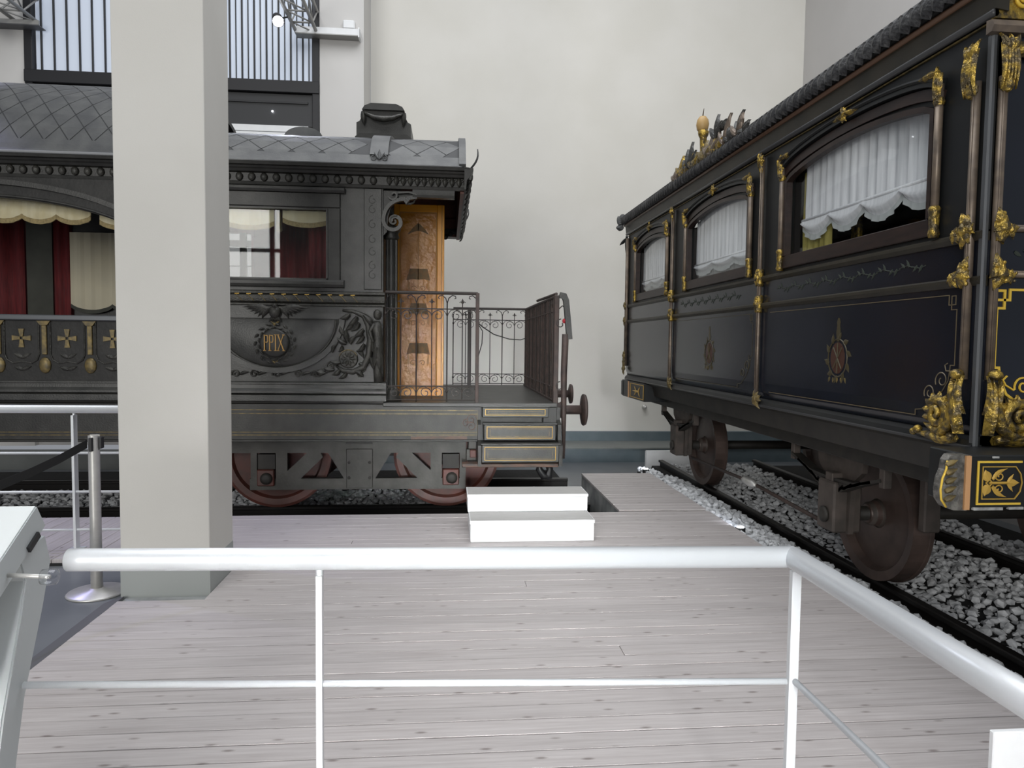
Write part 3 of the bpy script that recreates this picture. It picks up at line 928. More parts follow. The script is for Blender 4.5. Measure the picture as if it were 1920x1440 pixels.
# eagle over the cartouche
eg = P('eagle', MB().ball((XC, 6.93, 1.875), 0.055, 0.04, 0.065).ball((XC + 0.005, 6.91, 1.93), 0.026, 0.03, 0.024).leaf((XC + 0.01, 6.885, 1.93), (XC + 0.04, 6.87, 1.91), 0.014, 0.012, NY), 'bronze_relief', LC, True)
for sx in (-1, 1):
    for k in range(6):
        P('feather', MB().leaf((XC + sx * 0.03, 6.95, 1.89 + 0.006 * k), (XC + sx * (0.30 - 0.035 * k), 6.955, 1.915 - 0.022 * k), 0.05, 0.018, NY, 0.02, sx * 0.02), 'bronze_relief', eg)
for k in range(5):
    P('feather', MB().leaf((XC, 6.94, 1.85), (XC + (k - 2) * 0.03, 6.95, 1.775), 0.03, 0.012, NY, 0.01), 'bronze_relief', eg)
# rosette and scrolling foliage on the right of the panel
rs = P('rosette', MB().lathe([(0.09, 0.02), (0.09, -0.005), (0.075, -0.012), (0.055, 0.0), (0.03, -0.015), (0.005, -0.03)], (-0.945, 6.975, 1.435), 'y', 24), 'bronze_relief', LC, True)
for k in range(10):
    a = 2 * PI * k / 10
    P('petal', MB().leaf((-0.945 + 0.015 * math.cos(a), 6.965, 1.435 + 0.015 * math.sin(a)), (-0.945 + 0.075 * math.cos(a), 6.965, 1.435 + 0.075 * math.sin(a)), 0.03, 0.012, NY, 0.008), 'bronze_relief', rs)
P('gold_rim', MB().tube(arc((-0.945, 1.435), 0.088, 20, 160, 16, y=6.962), 0.004, 5), 'gold_dull', rs)
sc = P('corner_scroll', MB().tube([(-1.0, 6.985, 1.90), (-0.9, 6.98, 1.89), (-0.80, 6.975, 1.85), (-0.755, 6.97, 1.76), (-0.735, 6.965, 1.62), (-0.75, 6.965, 1.47), (-0.80, 6.965, 1.36), (-0.90, 6.97, 1.31), (-1.0, 6.975, 1.32), (-1.06, 6.98, 1.37)],
     [0.012, 0.018, 0.025, 0.03, 0.034, 0.034, 0.03, 0.026, 0.02, 0.012], 8), 'bronze_relief', LC, True)
for (a, b, wd) in (((-0.80, 1.86), (-0.70, 1.72), .06), ((-0.74, 1.74), (-0.675, 1.58), .07), ((-0.72, 1.60), (-0.665, 1.42), .07), ((-0.74, 1.46), (-0.69, 1.30), .06),
                   ((-0.86, 1.84), (-0.95, 1.75), .05), ((-0.80, 1.72), (-0.90, 1.64), .05), ((-0.79, 1.58), (-0.86, 1.50), .045), ((-0.95, 1.60), (-0.96, 1.72), .05), ((-0.93, 1.58), (-0.86, 1.66), .05), ((-0.96, 1.58), (-1.05, 1.64), .05),
                   ((-0.88, 1.32), (-0.80, 1.26), .05), ((-1.02, 1.33), (-1.10, 1.28), .05)):
    P('acanthus_leaf', MB().leaf((a[0], 6.97, a[1]), (b[0], 6.96, b[1]), wd, 0.03, NY, 0.02, 0.012), 'bronze_relief', sc)
for (a, b, wd) in (((-0.93, 1.86), (-1.04, 1.82), .05), ((-0.90, 1.80), (-0.98, 1.70), .05), ((-0.84, 1.78), (-0.92, 1.70), .045), ((-0.80, 1.66), (-0.88, 1.58), .045), ((-1.00, 1.56), (-1.04, 1.50), .04), ((-0.86, 1.52), (-0.80, 1.44), .045),
                   ((-1.02, 1.40), (-1.12, 1.42), .045), ((-1.08, 1.33), (-1.19, 1.36), .05), ((-1.16, 1.30), (-1.26, 1.33), .05), ((-1.10, 1.50), (-1.04, 1.58), .04), ((-0.98, 1.66), (-1.02, 1.76), .045), ((-0.84, 1.40), (-0.78, 1.32), .05), ((-0.96, 1.30), (-1.04, 1.25), .045)):
    P('acanthus_leaf', MB().leaf((a[0], 6.975, a[1]), (b[0], 6.972, b[1]), wd, 0.022, NY, 0.014, 0.014), 'bronze_relief', sc)
for (cx_, cz_, r_) in ((-1.11, 1.36, 0.05), (-1.00, 1.80, 0.045), (-1.22, 1.29, 0.04), (-0.83, 1.29, 0.04)):
    P('acanthus_curl', MB().tube(spiral((cx_, cz_), r_, 0.008, 30, 520, 22, y=6.978), 0.009, 6), 'bronze_relief', sc, True)
# figure-like carved herm at the corner
hm = P('carved_herm', MB().tube([(-0.655, 6.96, 1.22), (-0.665, 6.94, 1.32), (-0.655, 6.925, 1.48), (-0.66, 6.915, 1.62), (-0.67, 6.915, 1.74), (-0.665, 6.92, 1.80)], [0.045, 0.04, 0.05, 0.042, 0.05, 0.028], 10), 'bronze_relief', LC, True)
P('head', MB().ball((-0.665, 6.91, 1.86), 0.038, 0.042, 0.05), 'bronze_relief', hm, True)
P('arm', MB().tube([(-0.69, 6.90, 1.77), (-0.735, 6.89, 1.70), (-0.70, 6.875, 1.60)], [0.02, 0.018, 0.013], 8), 'bronze_relief', hm, True)
P('leaf_skirt', MB().leaf((-0.66, 6.9, 1.55), (-0.64, 6.92, 1.30), .08, .03, NY, .02).leaf((-0.66, 6.9, 1.55), (-0.70, 6.92, 1.33), .06, .03, NY, .02), 'bronze_relief', hm)
for k, x in enumerate((-2.2, -2.0, -1.83, -1.62, -1.42, -1.26)):
    P('bottom_scroll', MB().tube(spiral((x, 1.285), 0.04, 0.008, 200 if k % 2 else -20, 200 - 480 if k % 2 else 460, 22, y=6.985), 0.008, 6)
      .leaf((x + 0.04, 6.985, 1.28), (x + 0.13, 6.98, 1.30), 0.03, 0.015, NY, 0.008, 0.01), 'bronze_relief', LC)

# cornice, egg mouldings, frieze
corn = P('cornice', MB().prism([(7.0, 3.06), (6.965, 3.06), (6.955, 3.085), (6.965, 3.09), (6.965, 3.165), (6.935, 3.175), (6.92, 3.195), (6.905, 3.205), (6.895, 3.22), (6.865, 3.225), (6.855, 3.25), (7.0, 3.26)], 'x', -6.5, 0.20), 'bronze_dark')
egg0 = None
x = -5.3
while x < -0.64:
    if egg0 is None:
        egg0 = MB().ball((0, 0, 0), 0.034, 0.026, 0.040, 10, 6).build('egg', 'bronze_relief', corn, True, loc=(0, 0, 0))
        egg0.location = Vector((x, 6.955, 3.128)) - Vector(ORG[LC.name])
    else:
        inst(egg0, 'egg', corn, (x, 6.955, 3.128))
    x += 0.112
lf0 = None
for k in range(12):
    x = -0.56 + k * 0.066
    if lf0 is None:
        lf0 = MB().leaf((0, 0, 0.03), (0, 0, -0.055), 0.05, 0.02, NY, 0.012).tube(spiral((0.028, 0.01), 0.018, 0.004, 0, 400, 12), 0.005, 5).build('frieze_leaf', 'bronze_relief', corn, False, loc=(0, 0, 0))
        lf0.location = Vector((x, 6.955, 3.135)) - Vector(ORG[LC.name])
    else:
        inst(lf0, 'frieze_leaf', corn, (x, 6.955, 3.135))
P('canopy_beam', MB().prism([(7.0, 2.985), (6.97, 2.985), (6.96, 3.0), (6.97, 3.01), (6.965, 3.03), (6.97, 3.06), (7.05, 3.06), (7.05, 2.985)], 'x', -0.34, 0.06), 'bronze')
P('far_cornice', B(-6.5, 0.19, 10.06, 10.2, 3.06, 3.26), 'bronze_dark')

# roofs: dark under-shell with single diamond tiles laid on it
def prof_eval(pr, s):
    for (a, b) in zip(pr[:-1], pr[1:]):
        d = math.hypot(b[0] - a[0], b[1] - a[1])
        if s <= d:
            t = s / d
            return Vector((0, a[0] + (b[0] - a[0]) * t, a[1] + (b[1] - a[1]) * t)), Vector((0, -(b[1] - a[1]), b[0] - a[0])).normalized()
        s -= d
    return Vector((0, *pr[-1])), Vector((0, 0, 1))
def smooth_prof(pr, n=5):
    out = []
    m = len(pr)
    for i in range(m - 1):
        p0, p1, p2, p3 = pr[max(i - 1, 0)], pr[i], pr[i + 1], pr[min(i + 2, m - 1)]
        for k in range(n):
            t = k / n
            out.append(tuple(0.5 * (2 * p1[j] + (p2[j] - p0[j]) * t + (2 * p0[j] - 5 * p1[j] + 4 * p2[j] - p3[j]) * t * t + (3 * p1[j] - p0[j] - 3 * p2[j] + p3[j]) * t ** 3) for j in (0, 1)))
    out.append(pr[-1])
    return out
low = smooth_prof([(6.86, 3.25), (6.92, 3.275), (6.99, 3.38), (7.12, 3.515), (7.3, 3.61), (7.6, 3.685), (8.0, 3.745), (8.55, 3.78)])
dome = smooth_prof([(6.86, 3.25), (6.93, 3.27), (6.97, 3.38), (7.10, 3.65), (7.35, 3.93), (7.8, 4.165), (8.2, 4.25), (8.55, 4.28)])
def shell(pr, x0, x1, name, m):
    full = pr + [(17.1 - a, b) for a, b in pr[-2::-1]]
    inn = [(8.55 + (a - 8.55) * 0.965, b - 0.05) for a, b in full]
    return MB().prism(full + inn[::-1], 'x', x0, x1).build(name, m, LC)
rl = shell(low, -2.62, 0.14, 'roof', 'roof_seam')
rd = shell(dome, -6.4, -2.62, 'roof_dome', 'roof_seam')
def tiles(pr, x0, x1, s0, s1, wx, ls, parent, m):
    row, s = 0, s0
    while s < s1:
        def pt(ds, dx, h):
            c, nn = prof_eval(pr, s + ds)
            return Vector((dx, 0, 0)) + c + nn * h
        g = 0.945
        a, b, c, d = pt(-ls / 2 * g, 0, .004), pt(0, wx / 2 * g, .004), pt(ls / 2 * g, 0, .004), pt(0, -wx / 2 * g, .004)
        e = pt(0, 0, .0048)
        a2, b2, c2, d2 = pt(-ls / 2 * g, 0, -.004), pt(0, wx / 2 * g, -.004), pt(ls / 2 * g, 0, -.004), pt(0, -wx / 2 * g, -.004)
        src = None
        x = x0 + (wx / 2 if row % 2 else 0)
        while x < x1:
            if src is None:
                src = MB().add([a, b, c, d, e, a2, b2, c2, d2], [(0, 1, 4), (1, 2, 4), (2, 3, 4), (3, 0, 4), (0, 5, 6, 1), (1, 6, 7, 2), (2, 7, 8, 3), (3, 8, 5, 0)]).build('tile', m, parent, loc=(0, 0, 0))
                src.location = Vector((x, 0, 0)) - Vector(ORG[LC.name])
            else:
                o = inst(src, 'tile', parent, (x, 0, 0))
            x += wx
        s += ls / 2
        row += 1
tiles(low, -2.45, -0.80, 0.21, 1.15, 0.28, 0.28, rl, 'roof_lead')
tiles(low, -0.44, -0.01, 0.21, 1.15, 0.28, 0.28, rl, 'roof_lead')
tiles(dome, -4.85, -2.7, 0.21, 1.55, 0.215, 0.31, rd, 'roof_lead_dark')
P('eave_gutter', B(-6.4, -2.6, 6.852, 6.935, 3.252, 3.278, c=0.006), 'gutter_highlight', rd)  # pale strip holding the painted highlight below the dome
P('eave_gutter', B(-2.6, 0.12, 6.858, 6.92, 3.250, 3.268, c=0.005), 'roof_lead', rl)
def band(pr, x0, x1, s0, h, name, m, parent, s1=None):
    L = 0
    pts = []
    s = s0
    smax = s1 or 2.0
    while s < smax:
        c, nn = prof_eval(pr, s)
        pts.append((c, nn)); s += 0.05
    vs, fs = [], []
    for c, nn in pts:
        for xx in (x0, x1):
            vs += [Vector((xx, 0, 0)) + c + nn * h, Vector((xx, 0, 0)) + c - nn * 0.02]
    for i in range(len(pts) - 1):
        a = i * 4; b = a + 4
        fs += [(a, b, b + 2, a + 2), (a, a + 1, b + 1, b), (a + 2, b + 2, b + 3, a + 3), (a + 1, a + 3, b + 3, b + 1)]
    fs += [(0, 2, 3, 1), tuple(len(vs) - 4 + k for k in (0, 1, 3, 2))]
    return MB().add(vs, fs).build(name, m, parent)
band(low, -2.6, 0.13, 0.02, 0.010, 'eave_sheet', 'roof_lead', rl, 0.21)
band(dome, -6.4, -2.64, 0.02, 0.010, 'eave_sheet', 'roof_lead_dark', rd, 0.24)
band(low, 0.10, 0.165, 0.05, 0.035, 'end_rib', 'roof_lead', rl)
st = band(low, -0.74, -0.57, 0.16, 0.03, 'roof_strap', 'roof_lead', rl)
P('strap_scroll', MB().tube(spiral((-0.70, 3.33), 0.028, 0.006, 90, 500, 16, y=6.93), 0.006, 5).tube(spiral((-0.60, 3.33), 0.028, 0.006, 90, -320, 16, y=6.93), 0.006, 5).leaf((-0.65, 6.93, 3.32), (-0.65, 6.95, 3.42), 0.04, 0.012, NY).leaf((-0.66, 6.93, 3.33), (-0.70, 6.945, 3.39), 0.025, 0.01, NY).leaf((-0.64, 6.93, 3.33), (-0.60, 6.945, 3.39), 0.025, 0.01, NY), 'roof_lead', rl)
P('lunette', MB().prism([(-1.46 + 0.19 * math.cos(PI * k / 14), 3.655 + 0.105 * math.sin(PI * k / 14)) for k in range(15)], 'y', 7.5, 7.56), 'roof_lead', rl)
P('dome_end', MB().prism(dome + [(8.55, 3.3), (6.9, 3.3)], 'x', -2.64, -2.60), 'roof_lead_dark', rd)
# ventilator lantern
vt = P('ventilator', MB().prism([(-1.02, 3.72), (-1.02, 4.03), (-0.985, 4.05), (-0.925, 4.17), (-0.52, 4.17), (-0.455, 4.05), (-0.42, 4.03), (-0.42, 3.72)], 'y', 8.2, 8.8), 'bronze')
P('lid', MB().prism([(-0.955, 4.165), (-0.93, 4.205), (-0.86, 4.235), (-0.585, 4.235), (-0.515, 4.205), (-0.49, 4.165)], 'y', 8.16, 8.84), 'bronze', vt)
P('lid_cap', B(-0.84, -0.60, 8.25, 8.75, 4.235, 4.262, c=0.006), 'bronze', vt)
P('base_curve', MB().prism([(-1.03, 3.70), (-1.03, 3.86), (-0.98, 3.90), (-0.46, 3.90), (-0.41, 3.86), (-0.41, 3.70)], 'y', 8.14, 8.86), 'bronze_dark', vt)
P('garland', MB().tube([(-0.94, 8.17, 4.13), (-0.88, 8.15, 4.10), (-0.82, 8.14, 4.07), (-0.72, 8.13, 4.055), (-0.62, 8.14, 4.07), (-0.56, 8.15, 4.10), (-0.50, 8.17, 4.13)], [0.015, 0.022, 0.03, 0.036, 0.03, 0.022, 0.015], 8), 'bronze_relief', vt, True)
for x in (-0.95, -0.49):
    P('tassel', MB().leaf((x, 8.17, 4.14), (x + (0.02 if x < -.7 else -.02), 8.16, 3.98), 0.055, 0.03, NY, 0.01), 'bronze_relief', vt)

# gable board and end cornice of the canopy
full = low + [(17.1 - a, b) for a, b in low[-2::-1]]
P('gable_board', MB().prism([p for p in full if 7.0 < p[0] < 10.15] + [(10.14, 3.04), (7.01, 3.04)], 'x', 0.115, 0.15), 'mahogany_red')
ci = [(8.55 + (a - 8.55) * 0.955, b - 0.055) for a, b in full]
ci2 = [(8.55 + (a - 8.55) * 0.945, b - 0.075) for a, b in full]
P('canopy_ceiling', MB().prism(ci + ci2[::-1], 'x', -0.62, 0.113), 'mahogany_red')
P('far_frieze', B(-0.62, 0.15, 9.98, 10.06, 3.06, 3.30), 'mahogany_red')
ec = P('end_cornice', MB().prism([(0.15, 3.05), (0.165, 3.05), (0.175, 3.14), (0.2, 3.17), (0.235, 3.225), (0.235, 3.25), (0.15, 3.26)], 'y', 6.86, 10.2), 'bronze_dark')
sp0 = None
for k in range(12):
    y = 6.93 + k * 0.29
    mb = MB().leaf((0.16, y, 3.02), (0.20, y, 3.13), 0.09, 0.02, (1, 0, 0), 0.015).leaf((0.19, y, 3.12), (0.225, y, 3.20), 0.08, 0.02, (1, 0, 0), 0.01)
    P('cornice_leaf', mb, 'bronze_dark', ec)
for (y, z) in ((6.9, 3.27), (9.9, 3.26)):
    P('corner_spike', MB().leaf((0.20, y, z - 0.02), (0.27, y, z + 0.17), 0.05, 0.02, (1, 0, 0), 0.03), 'roof_lead', ec)
sv = P('scalloped_valance', B(-0.3, 0.12, 9.95, 9.975, 3.09, 3.16), 'bronze_dark')
for k in range(4):
    x = -0.10 + k * 0.065
    P('scallop', MB().ball((x, 9.962, 3.075 - 0.02 * (1.5 - abs(k - 1.5)) + (0.02 * k if k > 1 else 0)), 0.036, 0.02, 0.04), 'bronze_dark', sv, True)

# scroll bracket carrying the canopy
br = P('scroll_bracket', MB().ribbon([(-0.30, 7.0, 2.99), (-0.38, 7.0, 2.975), (-0.40, 7.0, 2.945)] + arc((-0.42, 2.77), 0.195, 88, 182, 12, y=7.0) + spiral((-0.515, 2.755), 0.10, 0.02, 180, 560, 28, y=7.0), 0.034, 0.06, NY), 'bronze')
P('inner_scroll', MB().ribbon(spiral((-0.515, 2.755), 0.055, 0.008, 60, 420, 20, y=6.98), 0.016, 0.05, NY), 'bronze_relief', br)
P('top_scroll', MB().ribbon(spiral((-0.52, 3.0), 0.05, 0.012, 200, 520, 20, y=6.99), 0.014, 0.05, NY).ribbon([(-0.48, 6.99, 3.02), (-0.38, 6.99, 3.03), (-0.3, 6.99, 3.01)], 0.012, 0.05, NY), 'bronze', br)
P('web', MB().prism([(-0.62, 3.05), (-0.62, 2.62), (-0.585, 2.66), (-0.575, 2.8), (-0.54, 2.92), (-0.46, 2.985), (-0.3, 3.0), (-0.3, 3.05)], 'y', 7.02, 7.05), 'bronze_dark', br)
P('pendant_scroll', MB().tube([(-0.40, 7.0, 2.93), (-0.36, 6.995, 2.925), (-0.33, 6.995, 2.94), (-0.315, 6.995, 2.97)], [0.014, 0.011, 0.009, 0.006], 6), 'bronze', br)

# loggia bay on the left with cross panels and shallow arch
LX0, LX1 = -5.85, -2.70
Yb = 6.97
CXL, AW, SPR, RISE = -4.28, 1.55, 2.40, 0.475
aw = MB()
n = 40
vs, fs = [], []
for i in range(n + 1):
    x = LX0 + (LX1 - LX0) * i / n
    u = (x - CXL) / AW
    zl = SPR + RISE * math.sqrt(max(0, 1 - u * u)) if abs(u) < 1 else 1.81
    for yy in (Yb, Yb + 0.07):
        vs += [(x, yy, zl), (x, yy, 3.1)]
for i in range(n):
    a, b = i * 4, i * 4 + 4
    fs += [(a, b, b + 1, a + 1), (a + 2, a + 3, b + 3, b + 2), (a, a + 2, b + 2, b)]
P('loggia_arch', aw.add(vs, fs), 'loggia_dark')
P('arch_moulding', MB().ribbon([(CXL + (AW + 0.08) * math.cos(R(a)), Yb - 0.01, SPR + 0.02 + (RISE + 0.12) * math.sin(R(a))) for a in range(0, 181, 6)], 0.045, 0.05, NY), 'bronze_dark')
P('arch_bead', MB().tube([(CXL + (AW + 0.01) * math.cos(R(a)), Yb - 0.01, SPR + (RISE + 0.02) * math.sin(R(a))) for a in range(0, 181, 6)], 0.014, 6), 'bronze_dark', LC, True)
pp = P('loggia_parapet', B(LX0, LX1, Yb, Yb + 0.06, 1.2, 1.78), 'loggia_dark')
P('parapet_rail', B(LX0, LX1, Yb - 0.05, Yb + 0.08, 1.765, 1.815, c=0.008), 'steel_edge', pp)
k = 0
x = -4.30
while x < -2.75:
    # gilt cross with flared arms
    cz = 1.60
    for (dx, dz) in ((0, 1), (0, -1), (1, 0), (-1, 0)):
        w0, w1, ln = 0.012, 0.024, (0.085 if dx == 0 else 0.082)
        s0 = 0.012
        poly = [(x + dx * s0 + dz * w0, cz + dz * s0 + dx * w0), (x + dx * ln + dz * w1, cz + dz * ln + dx * w1), (x + dx * ln - dz * w1, cz + dz * ln - dx * w1), (x + dx * s0 - dz * w0, cz + dz * s0 - dx * w0)]
        P('cross_arm', MB().prism(poly, 'y', Yb - 0.012, Yb), 'gold_dull', pp)
    bx = x - 0.20
    P('shield_border', MB().tube([(x - 0.15, Yb - 0.004, 1.75), (x - 0.15, Yb - 0.006, 1.45), (x - 0.13, Yb - 0.006, 1.40), (x - 0.08, Yb - 0.006, 1.37), (x, Yb - 0.006, 1.385), (x + 0.08, Yb - 0.006, 1.37), (x + 0.13, Yb - 0.006, 1.40), (x + 0.15, Yb - 0.006, 1.45), (x + 0.15, Yb - 0.004, 1.75)], 0.008, 6), 'bronze_relief', pp)
    P('baluster', B(bx - 0.022, bx + 0.022, Yb - 0.016, Yb, 1.45, 1.72, c=0.004), 'gold_dull', pp)
    P('baluster_cap', MB().prism([(bx - 0.03, 1.72), (bx - 0.06, 1.76), (bx + 0.06, 1.76), (bx + 0.03, 1.72)], 'y', Yb - 0.022, Yb), 'gold_dull', pp)
    P('baluster_foot', MB().ball((bx, Yb - 0.004, 1.35), 0.055, 0.02, 0.075), 'gold_dull', pp, True)
    P('shell_relief', MB().leaf((x, Yb, 1.31), (x - 0.08, Yb - 0.004, 1.34), 0.04, 0.015, NY).leaf((x, Yb, 1.31), (x + 0.08, Yb - 0.004, 1.34), 0.04, 0.015, NY).leaf((x, Yb, 1.42), (x - 0.08, Yb, 1.46), 0.04, 0.012, NY).leaf((x, Yb, 1.42), (x + 0.08, Yb, 1.46), 0.04, 0.012, NY), 'bronze_relief', pp)
    x += 0.40
valance(-4.62, -3.38, 7.20, 2.90, 2.72, 4, LC, 0.05)
valance(-3.30, -2.9, 7.20, 2.88, 2.68, 1, LC, 0.05)
drape('red_curtain', -6.2, -4.98, 9.0, 1.1, 3.12, 'velvet_red', 6)
P('inner_panel', B(-4.95, -4.66, 8.98, 9.03, 1.1, 3.12), 'velvet_green')
drape('red_curtain', -4.67, -4.47, 9.0, 1.1, 3.12, 'velvet_red', 2, 0.012)
bl_ = valance(-4.47, -3.05, 9.0, 2.86, 1.945, 3, LC, 0.07, 'cream_blind', 'velvet_green')
bl_.name = 'window_blind'
P('inner_wall', B(-4.47, -2.7, 9.06, 9.1, 1.1, 3.12), 'bronze_dark')
P('loggia_partition', B(-2.74, -2.70, 7.06, 9.1, 1.03, 3.12), 'bronze_dark')

# open yellow door leaf with painted ornament
dr = P('door', B(-0.578, -0.04, 7.835, 7.865, 1.022, 3.078), 'door_panel')
for a in ((-0.578, -0.52), (-0.115, -0.04)):
    P('stile', B(a[0], a[1], 7.815, 7.836, 1.022, 3.078, c=0.005), 'door_yellow', dr)
P('rail', B(-0.519, -0.116, 7.815, 7.836, 3.0, 3.078, c=0.005), 'door_yellow', dr)
P('rail', B(-0.519, -0.116, 7.815, 7.836, 1.022, 1.10, c=0.005), 'door_yellow', dr)
P('edge_groove', B(-0.068, -0.062, 7.8135, 7.816, 1.03, 3.07), 'door_motif', dr)
P('inner_bead', MB().ribbon([(-0.512, 7.832, 1.106), (-0.512, 7.832, 2.994), (-0.123, 7.832, 2.994), (-0.123, 7.832, 1.106)], 0.012, 0.01, NY, closed=True), 'door_motif_light', dr)
dx = -0.318
def flat(name, poly, m, yy=7.833): P(name, MB().prism(poly, 'y', yy - 0.0015, yy + 0.002), m, dr)
flat('painted_parasol', [(dx - 0.115, 2.76), (dx - 0.06, 2.83), (dx, 2.885), (dx + 0.06, 2.83), (dx + 0.115, 2.76), (dx + 0.05, 2.79), (dx, 2.80), (dx - 0.05, 2.79)], 'door_motif')
P('painted_stem', B(dx - 0.004, dx + 0.004, 7.8315, 7.834, 1.3, 2.9), 'door_motif_light', dr)
for (z, wb) in ((2.33, 1.0), (1.96, 0.85), (1.53, 1.0)):
    flat('painted_canopy', [(dx - 0.125 * wb, z - 0.06), (dx - 0.09 * wb, z + 0.065), (dx + 0.10 * wb, z + 0.065), (dx + 0.13 * wb, z - 0.06), (dx + 0.06, z - 0.045), (dx, z - 0.05), (dx - 0.06, z - 0.045)], 'door_motif')
    for sx in (-0.10, 0.11):
        flat('painted_tassel', [(dx + sx - 0.004, z - 0.05), (dx + sx - 0.012, z - 0.16), (dx + sx + 0.012, z - 0.16), (dx + sx + 0.004, z - 0.05)], 'door_motif_light')
    P('painted_scroll', MB().tube(spiral((dx - 0.05, z - 0.15), 0.035, 0.008, 0, 420, 16, y=7.833), 0.003, 4).tube(spiral((dx + 0.05, z - 0.15), 0.035, 0.008, 180, -240, 16, y=7.833), 0.003, 4), 'door_motif_light', dr)

# ---- wrought-iron railings of the balcony
def fleur(mb, p, ax, s=1.0):
    a = Vector((1, 0, 0)) if ax == 'x' else Vector((0, 1, 0))
    p = Vector(p)
    nn = (0, -1, 0) if ax == 'x' else (-1, 0, 0)
    mb.leaf(p, p + Vector((0, 0, 0.05 * s)), 0.022 * s, 0.006, nn)
    for sg in (-1, 1):
        mb.tube([p + Vector((0, 0, 0.0)), p + a * (sg * 0.018 * s) + Vector((0, 0, 0.018 * s)), p + a * (sg * 0.03 * s) + Vector((0, 0, 0.008 * s))], [0.006, 0.005, 0.004], 5)
    return mb
def railing(ax, c, a, b, z0, z1, cell, band, label=None, spear=True, m='iron'):
    def V(u, z, d=0): return (u, c + d, z) if ax == 'x' else (c + d, u, z)
    pl = 'xz' if ax == 'x' else 'yz'
    fr = MB().tube([V(a, z1), V(b, z1)], 0.016, 8)
    for z in (z1 - band, z0 + band, z0 + 0.02):
        fr.tube([V(a, z), V(b, z)], 0.006, 6)
    o = P('railing', fr, m)
    n = max(1, round((b - a) / cell))
    cw = (b - a) / n
    for k in range(n + 1):
        u = a + k * cw
        bar = MB().tube([V(u, z0), V(u, z1 - 0.08)], 0.0075, 6)
        P('bar', bar, m, o)
        for sg in (-1, 1):
            if (k == 0 and sg < 0) or (k == n and sg > 0): continue
            pts = [V(u, z1 - 0.10), V(u + sg * 0.015, z1 - 0.05), V(u + sg * 0.05, z1 - 0.022), V(u + sg * 0.08, z1 - 0.03), V(u + sg * 0.085, z1 - 0.05), V(u + sg * 0.07, z1 - 0.055)]
            P('curl', MB().tube(pts, 0.0055, 6), m, o)
        for zz in (z1 - band - 0.05, z0 + band - 0.05):
            P('knot', MB().ball(V(u, zz), 0.013, 0.013, 0.018, 8, 5), m, o, True)
    for k in range(n):
        u = a + (k + 0.5) * cw
        if spear:
            mb = MB().tube([V(u, z0 + band - 0.13), V(u, z1 - 0.10)], 0.0055, 6)
            P('spear_bar', fleur(mb, V(u, z1 - 0.10), ax), m, o)
        for zz, in ((z1 - band,), (z0 + band,)):
            for sg in (-1, 1):
                cx = u + sg * (cw * 0.20)
                rr = min(0.062, cw * 0.19)
                pts = [(p if ax == 'x' else p) for p in spiral((cx, zz - rr * 1.15), rr, rr * 0.25, 90 + sg * 90, 90 + sg * 90 - sg * 470, 22, pl, y=c)]
                big = [V(u - 0 + sg * cw * 0.5, zz - rr * 2.2), V(u + sg * cw * 0.49, zz - rr * 1.0), V(u + sg * cw * 0.38, zz - 0.012), V(u + sg * cw * 0.22, zz - 0.004), V(cx - sg * rr * 0.9, zz - rr * 0.7)]
                P('scroll', MB().tube(pts, 0.004, 5).tube(big, 0.004, 5), m, o)
    return o
r1 = railing('x', 7.04, -0.60, 0.295, 1.02, 2.085, 0.30, 0.155)
P('end_post', B(0.275, 0.310, 7.02, 7.055, 1.0, 2.09, c=0.004), 'iron_rust', r1)
r2 = railing('x', 9.95, 0.08, 1.10, 1.02, 2.08, 0.34, 0.155)
P('end_post', B(0.28, 0.33, 9.94, 9.97, 1.0, 2.08, c=0.004), 'iron', r2)
# end railing seen almost edge-on: close bars
r3 = P('railing', MB().tube([(1.08, 7.1, 2.075), (1.08, 9.95, 2.075)], 0.018, 8).tube([(1.08, 7.1, 1.93), (1.08, 9.95, 1.93)], 0.008, 6).tube([(1.08, 7.1, 1.16), (1.08, 9.95, 1.16)], 0.008, 6).box(1.065, 1.095, 7.1, 9.95, 1.015, 1.035), 'iron_rust')
for k in range(23):
    y = 7.14 + k * 0.126
    big = k % 4 == 0
    P('bar', MB().tube([(1.08, y, 1.03), (1.08, y, 2.07)], 0.014 if big else 0.0095, 6), 'iron_rust' if k % 3 else 'iron', r3)
    if not big:
        P('curl', MB().tube(spiral((y + 0.04, 2.0), 0.045, 0.012, 90, 430, 14, 'yz', 1.08), 0.006, 5), 'iron', r3)
        P('curl', MB().tube(spiral((y + 0.04, 1.09), 0.04, 0.012, 90, 430, 14, 'yz', 1.08), 0.006, 5), 'iron', r3)
P('end_post', B(1.055, 1.105, 7.05, 7.12, 1.0, 2.085, c=0.006), 'iron_rust', r3)
P('raised_gate_top', MB().tube([(1.08, 7.1, 2.10), (1.08, 8.6, 2.12)], 0.016, 8), 'iron_rust', r3)
# stair handrail bowed outward
hr = P('stair_handrail', MB().ribbon([(1.10, 7.02, 2.085), (1.145, 7.02, 2.075), (1.165, 7.02, 2.03), (1.185, 7.02, 1.85), (1.205, 7.02, 1.65)], 0.055, 0.05, NY), 'bronze')
P('post', MB().tube([(1.165, 7.02, 1.70), (1.155, 7.02, 1.3), (1.16, 7.02, 0.9), (1.165, 7.02, 0.46)], [0.034, 0.032, 0.026, 0.014], 8), 'iron_rust', hr, True)
P('curl', MB().tube(spiral((1.12, 1.80), 0.05, 0.012, 90, 400, 14, y=7.03), 0.006, 5).tube(spiral((1.12, 1.18), 0.05, 0.012, 90, 400, 14, y=7.03), 0.006, 5).tube([(1.1, 7.03, 1.95), (1.13, 7.03, 1.98), (1.16, 7.03, 1.96)], 0.006, 5), 'iron', hr)
P('red_ribbon', MB().ball((1.15, 7.02, 1.83), 0.02, 0.015, 0.025, 8, 5), 'red_rag', hr, True)
